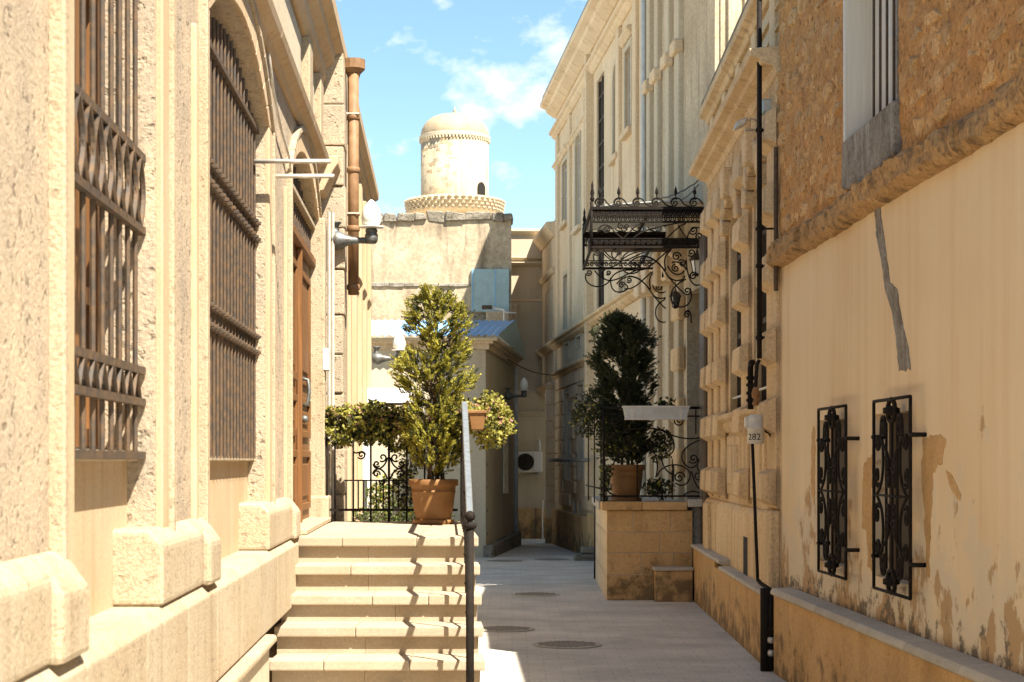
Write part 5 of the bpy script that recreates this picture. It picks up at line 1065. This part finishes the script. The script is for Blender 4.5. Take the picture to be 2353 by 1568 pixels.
def bushy(name, label, cat, c, rad, nl, mats, shares, ls, seed, stems=None, petals=0, group=None):
    random.seed(seed); t = thing(name, label, cat, Vector(c)-Vector((0, 0, rad[2])), group); parts = [MB() for _ in mats]; pm = MB(); tw = MB(); c = Vector(c)
    for _ in range(nl):
        d = rnd(); r = random.random()**.45*(1+.35*noise.noise(d*2.3+Vector((seed, 0, 0)))); p = c+1.12*Vector((d.x*rad[0], d.y*rad[1], d.z*rad[2]))*r
        if noise.noise(p*9+Vector((seed*3, 0, 0))) < -.32: continue
        m = parts[random.choices(range(len(mats)), shares)[0]]; q = rnd()
        for k in range(4): leafq(m, p, (q+rnd()*.9), rnd(), ls*random.uniform(.7, 1.2), ls*.34)
        if random.random() < .10: tw.tube([p, p+(c-p)*.6], .0025, 3)
        if petals and random.random() < petals and d.z > -.2:
            for k in range(4): leafq(pm, p+d*.012, rnd(), rnd(), ls*.7, ls*.32)
    for m, mn in zip(parts, mats): tag(m.build('foliage', M[mn], t, norm=False), kind='stuff')
    tag(tw.build('stems', M['bark'], t, norm=False), kind='stuff')
    if petals and pm.f: tag(pm.build('petals', M['petal'], t, norm=False), kind='stuff')
    return t
# boxes and trailing plants on the landing railing
def trough(name, label, x0, x1, y0, y1, z0, z1):
    t = thing(name, label, 'planter', ((x0+x1)/2, (y0+y1)/2, z0)); i = .02
    MB().solid([(x0+i, y0+i, z0), (x1-i, y0+i, z0), (x1-i, y1-i, z0), (x0+i, y1-i, z0)], [(x0, y0, z1), (x1, y0, z1), (x1, y1, z1), (x0, y1, z1)]).build('trough', M['terra'], t, bevel=.006)
    MB().solid([(x0-.008, y0-.008, z1-.02), (x1+.008, y0-.008, z1-.02), (x1+.008, y1+.008, z1-.02), (x0-.008, y1+.008, z1-.02)], [(x0-.008, y0-.008, z1+.002), (x1+.008, y0-.008, z1+.002), (x1+.008, y1+.008, z1+.002), (x0-.008, y1+.008, z1+.002)]).build('trough_rim', M['terra'], t, bevel=.004)
    return t
trough('flower_trough', 'terracotta flower trough hidden in plants on the back railing', XZ(800, 0, RY)[0], XZ(930, 0, RY)[0], RY+.02, RY+.16, zof(1000, RY), zof(955, RY))
for k, (px, py, wx, wz, n_, sd) in enumerate(((785, 978, .15, .16, 1200, 31), (850, 972, .17, .16, 1300, 32), (920, 985, .17, .17, 1100, 33), (1010, 985, .15, .14, 700, 34))):
    bushy('trailing_plant', ('pale trailing plant at the left end of the landing railing', 'trailing plant in the middle of the left-hand railing trough', 'trailing plant touching the left side of the leafy conifer', 'trailing plant hanging behind the conifer trunk on the railing')[k], 'plant', at(px, py, RY+.06), (wx, .12, wz), n_, ('leaf_f', 'leaf_b'), (.7, .3), .033, sd, petals=.05, group='trailing plants on the landing railing')
ty = 12.9; tx0, tx1 = XZ(1076, 0, ty)[0], XZ(1116, 0, ty)[0]
trough('flower_trough', 'terracotta flower trough hung outside the stair railing, end towards us', tx0, tx1, ty, ty+.75, zof(988, ty), zof(944, ty))
bushy('trailing_plant', 'bright trailing plant spilling from the trough outside the stair railing', 'plant', at(1128, 968, 13.45), (.15, .32, .19), 1400, ('leaf_f', 'leaf_b'), (.8, .2), .032, 41, petals=.07, group='trailing plants on the landing railing')
bushy('trailing_plant', 'bright trailing plant inside the stair railing beside the conifer', 'plant', at(1052, 955, 13.7), (.10, .25, .15), 800, ('leaf_f', 'leaf_b'), (.75, .25), .032, 42, petals=.05, group='trailing plants on the landing railing')
bushy('trailing_plant', 'creeper hanging down behind the landing railing beside the terracotta pot', 'plant', at(930, 1110, 14.5), (.10, .10, .32), 420, ('leaf_b', 'leaf_f'), (.7, .3), .024, 43, group='trailing plants on the landing railing')
# plants round the platform
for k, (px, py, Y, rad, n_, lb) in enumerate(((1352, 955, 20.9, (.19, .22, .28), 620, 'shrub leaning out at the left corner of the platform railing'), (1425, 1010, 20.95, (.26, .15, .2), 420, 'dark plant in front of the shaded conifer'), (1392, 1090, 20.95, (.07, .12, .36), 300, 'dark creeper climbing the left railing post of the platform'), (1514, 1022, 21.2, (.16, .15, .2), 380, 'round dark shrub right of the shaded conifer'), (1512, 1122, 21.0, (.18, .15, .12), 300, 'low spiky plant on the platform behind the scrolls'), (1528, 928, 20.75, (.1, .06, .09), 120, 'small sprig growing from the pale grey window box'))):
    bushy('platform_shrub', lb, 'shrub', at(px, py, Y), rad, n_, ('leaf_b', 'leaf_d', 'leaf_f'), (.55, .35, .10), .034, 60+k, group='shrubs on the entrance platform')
# yard behind the landing: hedge, young bush, white panel, awning
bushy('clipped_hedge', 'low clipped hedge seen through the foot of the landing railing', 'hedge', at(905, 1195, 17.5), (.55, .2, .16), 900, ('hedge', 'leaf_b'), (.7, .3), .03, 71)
bushy('young_bush', 'young bright green bush behind the landing railing', 'shrub', at(873, 1140, 18.0), (.16, .14, .2), 260, ('hedge', 'leaf_y'), (.6, .4), .034, 72)
HB = thing('hedge_trough', 'stone trough under the clipped hedge', 'planter', at(905, 1220, 17.5)); v = at(905, 1212, 17.5); MB().box(wallX(17.4), v.x-.6, v.x+.55, -.35, 0, -.01, v.z-.08).build('trough_body', M['pale'], HB, bevel=.01)
AW = thing('white_awning', 'white rounded awning on black iron frame behind the railing plants', 'awning', at(850, 930, 21)); AY = 21.5
a0 = XZ(792, 0, AY)[0]; a1 = XZ(945, 0, AY)[0]; z0, z1 = zof(926, AY), zof(884, AY); m = MB(); k = 10
for i in range(k+1):
    f = i/k; y = AY+1.1*(1-math.cos(f*PI/2)); z = z0+(z1-z0)*math.sin(f*PI/2); ins = .045*f**6; m.v += [Vector((a0+ins, y, z)), Vector((a1-ins, y, z)), Vector((a0+ins, y+.01, z-.012)), Vector((a1-ins, y+.01, z-.012))]
for i in range(k): p = i*4; q = p+4; m.f += [(p, p+1, q+1, q), (p+2, q+2, q+3, p+3), (p, q, q+2, p+2), (p+1, p+3, q+3, q+1)]
m.face([Vector((a0, AY, z0))]+[Vector((a0+.001, AY+1.1*(1-math.cos(i/k*PI/2)), z0+(z1-z0)*math.sin(i/k*PI/2))) for i in range(1, k+1)]+[Vector((a0, AY+1.1, z0))])
m.build('awning_sheet', M['white'], AW, norm=False)
MB().box(Fr((0, AY, 0), (1, 0, 0), (0, 1, 0)), a0-.03, a1+.02, -.03, .0, z0-.03, z0+.0).build('awning_bar', M['iron'], AW)
for a in (a0-.01, a1): MB().tube([Vector((a, AY, z0-.02)), Vector((a, AY+1.1, z0-.02))], .014, 5).build('awning_side_bar', M['iron'], AW); MB().tube([Vector((a, AY, 0)), Vector((a, AY, z0-.02))], .016, 6).build('awning_post', M['iron'], AW)
for c in (.22, .6): line(AW, [Vector((a0+(a1-a0)*(c+.16*math.cos(t*PI/8)), AY-.01, z0-.13+.10*math.sin(t*PI/8))) for t in range(9)], .009, 'awning_scroll')
WP = thing('white_door_panel', 'white glazed door leaf standing behind the landing railing', 'door', at(830, 1200, 20.6)); wp = wallX(20.8); b0, b1 = XZ(812, 0, 20.8)[0], XZ(852, 0, 20.8)[0]
MB().box(wp, b0, b1, -.06, 0, 0, zof(990, 20.8)).build('door_leaf', M['white'], WP, bevel=.004); MB().box(wp, b0+.03, b0+.09, .0, .006, .5, zof(1105, 20.8)).build('door_glass', M['glass'], WP); MB().box(wp, b1-.09, b1-.04, .0, .006, .5, zof(1105, 20.8)).build('door_glass', M['glass'], WP)
# ------------------------------------------------------------------ gas pipe and meter on the right
GP = thing('gas_pipe', 'black gas pipe running down the corner of the rusticated house', 'pipe', R2.P(14.7, .14, .6))
ug = uof(R2, 1745, .16)
MB().tube([R2.P(ug, .16, 2.47), R2.P(ug, .16, 5.9)], .021, 10).build('upper_pipe', M['iron'], GP, True)
uo = uof(R2, 1725, .16); MB().tube([R2.P(ug-.0, .16, 2.46), R2.P(ug, .18, 2.42), R2.P(ug, .2, 2.1)], .016, 8).build('meter_pipe', M['iron'], GP, True)
MB().tube([R2.P(uo+.1, .15, 2.08), R2.P(uo+.1, .15, 2.44), R2.P(uo+.05, .15, 2.47), R2.P(uo-.05, .15, 2.47)], .026, 8).build('bypass_pipe', M['iron'], GP, True)
for z in (2.14, 2.2, 2.27, 2.33): MB().lathe(R2.P(uo+.1, .15, z), [(.028, 0), (.038, .008), (.038, .025), (.028, .033)], 10).build('pipe_coupling', M['iron'], GP, True)
MB().lathe(R2.P(ug, .19, 2.09), [(.02, 0), (.03, .012), (.022, .04), (.022, .06), (.032, .07), (.034, .1), (.026, .13), (.018, .15)], 12).build('brass_valve', M['terra'], GP, True)
for z in (2.62, 3.2, 3.5, 4.3): MB().lathe(R2.P(ug, .16, z), [(.022, 0), (.031, .006), (.031, .03), (.022, .036)], 10).build('pipe_coupling', M['iron'], GP, True); MB().tube([R2.P(ug, .16, z+.02), R2.P(ug+.05, .0, z+.03)], .009, 5).build('pipe_bracket', M['iron'], GP)
ul = uof(R2, 1730, .17)
A_, B_ = at(1729, 1020, 14.4), at(1741, 1332, 14.0); MB().tube([A_, B_], .014, 8).build('lower_pipe', M['iron'], GP, True)
E_ = at(1772, 1368, 13.62); MB().tube([B_, B_+Vector((.02, -.05, -.03)), E_+Vector((0, .05, .04)), E_, Vector((E_.x, E_.y, .01))], .017, 8).build('lower_pipe', M['iron'], GP, True)
MB().tube([at(1760, 1352, 13.66), Vector((at(1760, 1352, 13.66).x, 13.66, .0))], .045, 10).build('ground_pipe', M['iron'], GP, True)
for z in (.12, .22, .3): MB().lathe((E_.x, E_.y, z), [(.018, 0), (.03, .01), (.03, .04), (.018, .05)], 8).build('pipe_coupling', M['galv' if z < .25 else 'iron'], GP, True)
GM = thing('gas_regulator', 'pale grey gas regulator canister numbered 282 on the corner pipe', 'gas regulator', at(1736, 1020, 14.35)); gc = at(1737, 1020, 14.3)
MB().lathe(gc, [(0, 0), (.064, 0), (.07, .008), (.07, .115), (.076, .12), (.076, .132), (.07, .137), (.07, .20), (.062, .225), (.04, .238), (0, .24)], 28).build('canister', M['ac'], GM, True)
MB().box(Fr((gc.x, gc.y, 0), (1, 0, 0), (0, 1, 0)), -.09, -.05, -.02, .05, gc.z+.13, gc.z+.22).build('side_lug', M['ac'], GM, bevel=.008)
MB().tube([gc+Vector((.06, .02, .12)), gc+Vector((.13, .1, .09)), gc+Vector((.16, .2, .05))], .016, 8).build('bracket_arm', M['iron'], GM, True)
tx = bpy.data.curves.new('number_marking', 'FONT'); tx.body = '282'; tx.size = .075; tx.align_x = 'CENTER'; tx.extrude = .0006
to = bpy.data.objects.new('tmp', tx); COL.objects.link(to); bpy.context.view_layer.update()
tm = bpy.data.meshes.new_from_object(to.evaluated_get(bpy.context.evaluated_depsgraph_get())); bpy.data.objects.remove(to)
for v in tm.vertices:                                          # wrap the digits round the canister
    a = v.co.x/.0708-.35; h_ = v.co.y; r = .0709+v.co.z; v.co = Vector((gc.x+math.sin(a)*r, gc.y-math.cos(a)*r, gc.z+.03+h_))
tm.materials.append(M['ink']); no = bpy.data.objects.new('number_marking', tm); COL.objects.link(no); attach(no, GM)
FL = thing('security_floodlight', 'small grey floodlight on an arm under the rusticated house cornice', 'floodlight', at(1700, 290, 15.3)); f0 = at(1700, 288, 15.3)
m = MB().solid([f0+Vector(d) for d in ((-.06, -.05, -.05), (.05, -.05, .0), (.05, .07, .0), (-.06, .07, -.05))], [f0+Vector(d) for d in ((-.03, -.05, .03), (.07, -.05, .07), (.07, .07, .07), (-.03, .07, .03))]); m.build('lamp_head', M['galv'], FL, bevel=.012)
MB().tube([f0+Vector((.03, 0, .03)), f0+Vector((.12, .02, .06)), f0+Vector((.2, .05, .02)), f0+Vector((.28, .1, .03))], .009, 6).build('arm', M['galv'], FL, True); MB().tube([f0+Vector((.04, 0, -.04)), f0+Vector((.26, .05, -.045))], .012, 6).build('stay', M['galv'], FL)
JB = thing('junction_box', 'small blue-grey junction box beside the floodlight', 'junction box', at(1761, 250, 14.4)); j0 = at(1761, 243, 14.45); MB().box(Fr((j0.x, j0.y, 0), (1, 0, 0), (0, 1, 0)), -.035, .045, -.03, .1, j0.z-.06, j0.z+.05).build('box_body', M['bluegrey'], JB, bevel=.006); MB().box(Fr((j0.x, j0.y, 0), (1, 0, 0), (0, 1, 0)), -.03, .04, -.036, -.03, j0.z-.05, j0.z+.04).build('box_lid', M['greypaint'], JB, bevel=.003)
# air conditioner, cables, street lamp arm, manholes
AC = thing('air_conditioner', 'cream outdoor air conditioning unit with round fan on the end house', 'air conditioner', at(1215, 1085, 40.8)); af = wallX(40.75); xa, za = XZ(1186, 1038, 40.75); xb, zb = XZ(1246, 1086, 40.75)
MB().box(af, xa, xb, -.24, 0, zb, za).build('casing', M['ac'], AC, bevel=.012); cx_, cz_ = xa+(xb-xa)*.36, (za+zb)/2
MB().lathe(Vector((cx_, 40.75, cz_)), [(0, -.005), (.19, -.005), (.20, .0), (.20, .02), (0, .021)], 28, Matrix.Rotation(PI/2, 3, 'X')).build('fan_opening', M['dark'], AC)
for r in (.06, .11, .16): line(AC, [Vector((cx_+r*math.cos(t*PI/10), 40.725, cz_+r*math.sin(t*PI/10))) for t in range(21)], .004, 'fan_guard', 'greyiron')
MB().box(af, xa+(xb-xa)*.68, xb-.01, .0, .012, zb+.02, za-.02).build('side_panel', M['white'], AC, bevel=.004)
for x in (xa+.08, xb-.08): MB().box(af, x-.015, x+.015, -.24, .02, zb-.035, zb).build('mount', M['greypaint'], AC)
MB().tube([at(1240, 1040, 40.85), at(1240, 1022, 40.9), at(1238, 1012, 41)], .03, 6).build('coolant_pipe', M['ac'], AC)
def cable(label, pts, r=.008, mat='cable'): tag(MB().tube(pts, r, 5).build('overhead_cable', M[mat], None, True), label, 'cable')
p, q = at(1166, 826, 34), at(1287, 862, 37.4); cable('thin dark cable sagging across the alley end to the tall house', [p.lerp(q, t/14)-Vector((0, 0, .1*math.sin(PI*t/14))) for t in range(15)], .010)
p, q = at(1510, 458, 23.5), at(1627, 398, 20.4); cable('twisted pale cable running up from the canopy to the rusticated house', [p.lerp(q, t/16)-Vector((0, 0, .06*math.sin(PI*t/16)+.006*math.sin(t*2.2))) for t in range(17)], .010, 'greyiron')
p, q = at(1560, 462, 22.5), at(1605, 425, 20.6); cable('second short cable behind the canopy cresting', [p.lerp(q, t/10)-Vector((0, 0, .03*math.sin(PI*t/10))) for t in range(11)], .008, 'greyiron')
SLm = thing('street_lamp_arm', 'slim white lamp arm on a pole beside the blue-grey shutter', 'street lamp', at(1178, 830, 37.4))
MB().tube([at(1178, 830, 37.5), at(1177, 718, 37.5)], .035, 8).build('pole', M['pipe'], SLm, True); MB().tube([at(1186, 720, 37.4), at(1160, 718, 37.4), at(1158, 712, 37.4), at(1118, 706, 37.4)], .022, 6).build('arm', M['white'], SLm, True)
MB().tube([at(1158, 712, 37.4), at(1158, 745, 37.4)], .022, 6).build('stay', M['white'], SLm); MB().box(Fr(at(1118, 0, 37.4)*1, (1, 0, 0), (0, 1, 0)), -.1, .12, -.06, .06, zof(711, 37.4), zof(702, 37.4)).build('lamp_head', M['greyiron'], SLm, bevel=.01)
for px, py, r, lb in ((1230, 1367, .30, 'round iron manhole cover in the middle of the street'), (1160, 1447, .29, 'round iron manhole cover beside the stairs'), (1303, 1483, .31, 'nearest round iron manhole cover, in front of the platform'), (1268, 1283, .36, 'far thin manhole cover near the alley end'), (1160, 1287, .36, 'far manhole cover beside the blue-roofed house')):
    Y = FPX*EYE/(py-HY)
    if Y > 22: Y = FPX*(EYE+.05)/(py-HY)
    c = Vector(((px-CX)/FPX*Y, Y, ground_z(Y)+.003)); t = thing('manhole_cover', lb, 'manhole', c, 'manhole covers in the paving')
    MB().lathe(c, [(r*.93, .0), (r*1.0, .0), (r, .006), (r*.93, .007)], 28).build('frame_ring', M['coping'], t); MB().lathe(c, [(0, .0), (r*.915, .0), (r*.915, .004), (0, .005)], 28).build('cover_plate', M['rust'], t)
    m = MB()
    for i in range(-5, 6):
        for j in range(-5, 6):
            x, y = i*r*.155+(j % 2)*r*.075, j*r*.155
            if math.hypot(x, y) < r*.84: m.box(Fr((c.x+x, c.y+y, 0), (1, 0, 0), (0, 1, 0)), -r*.045, r*.045, -r*.045, r*.045, c.z+.004, c.z+.010)
    tag(m.build('tread_studs', M['rust'], t), kind='stuff')
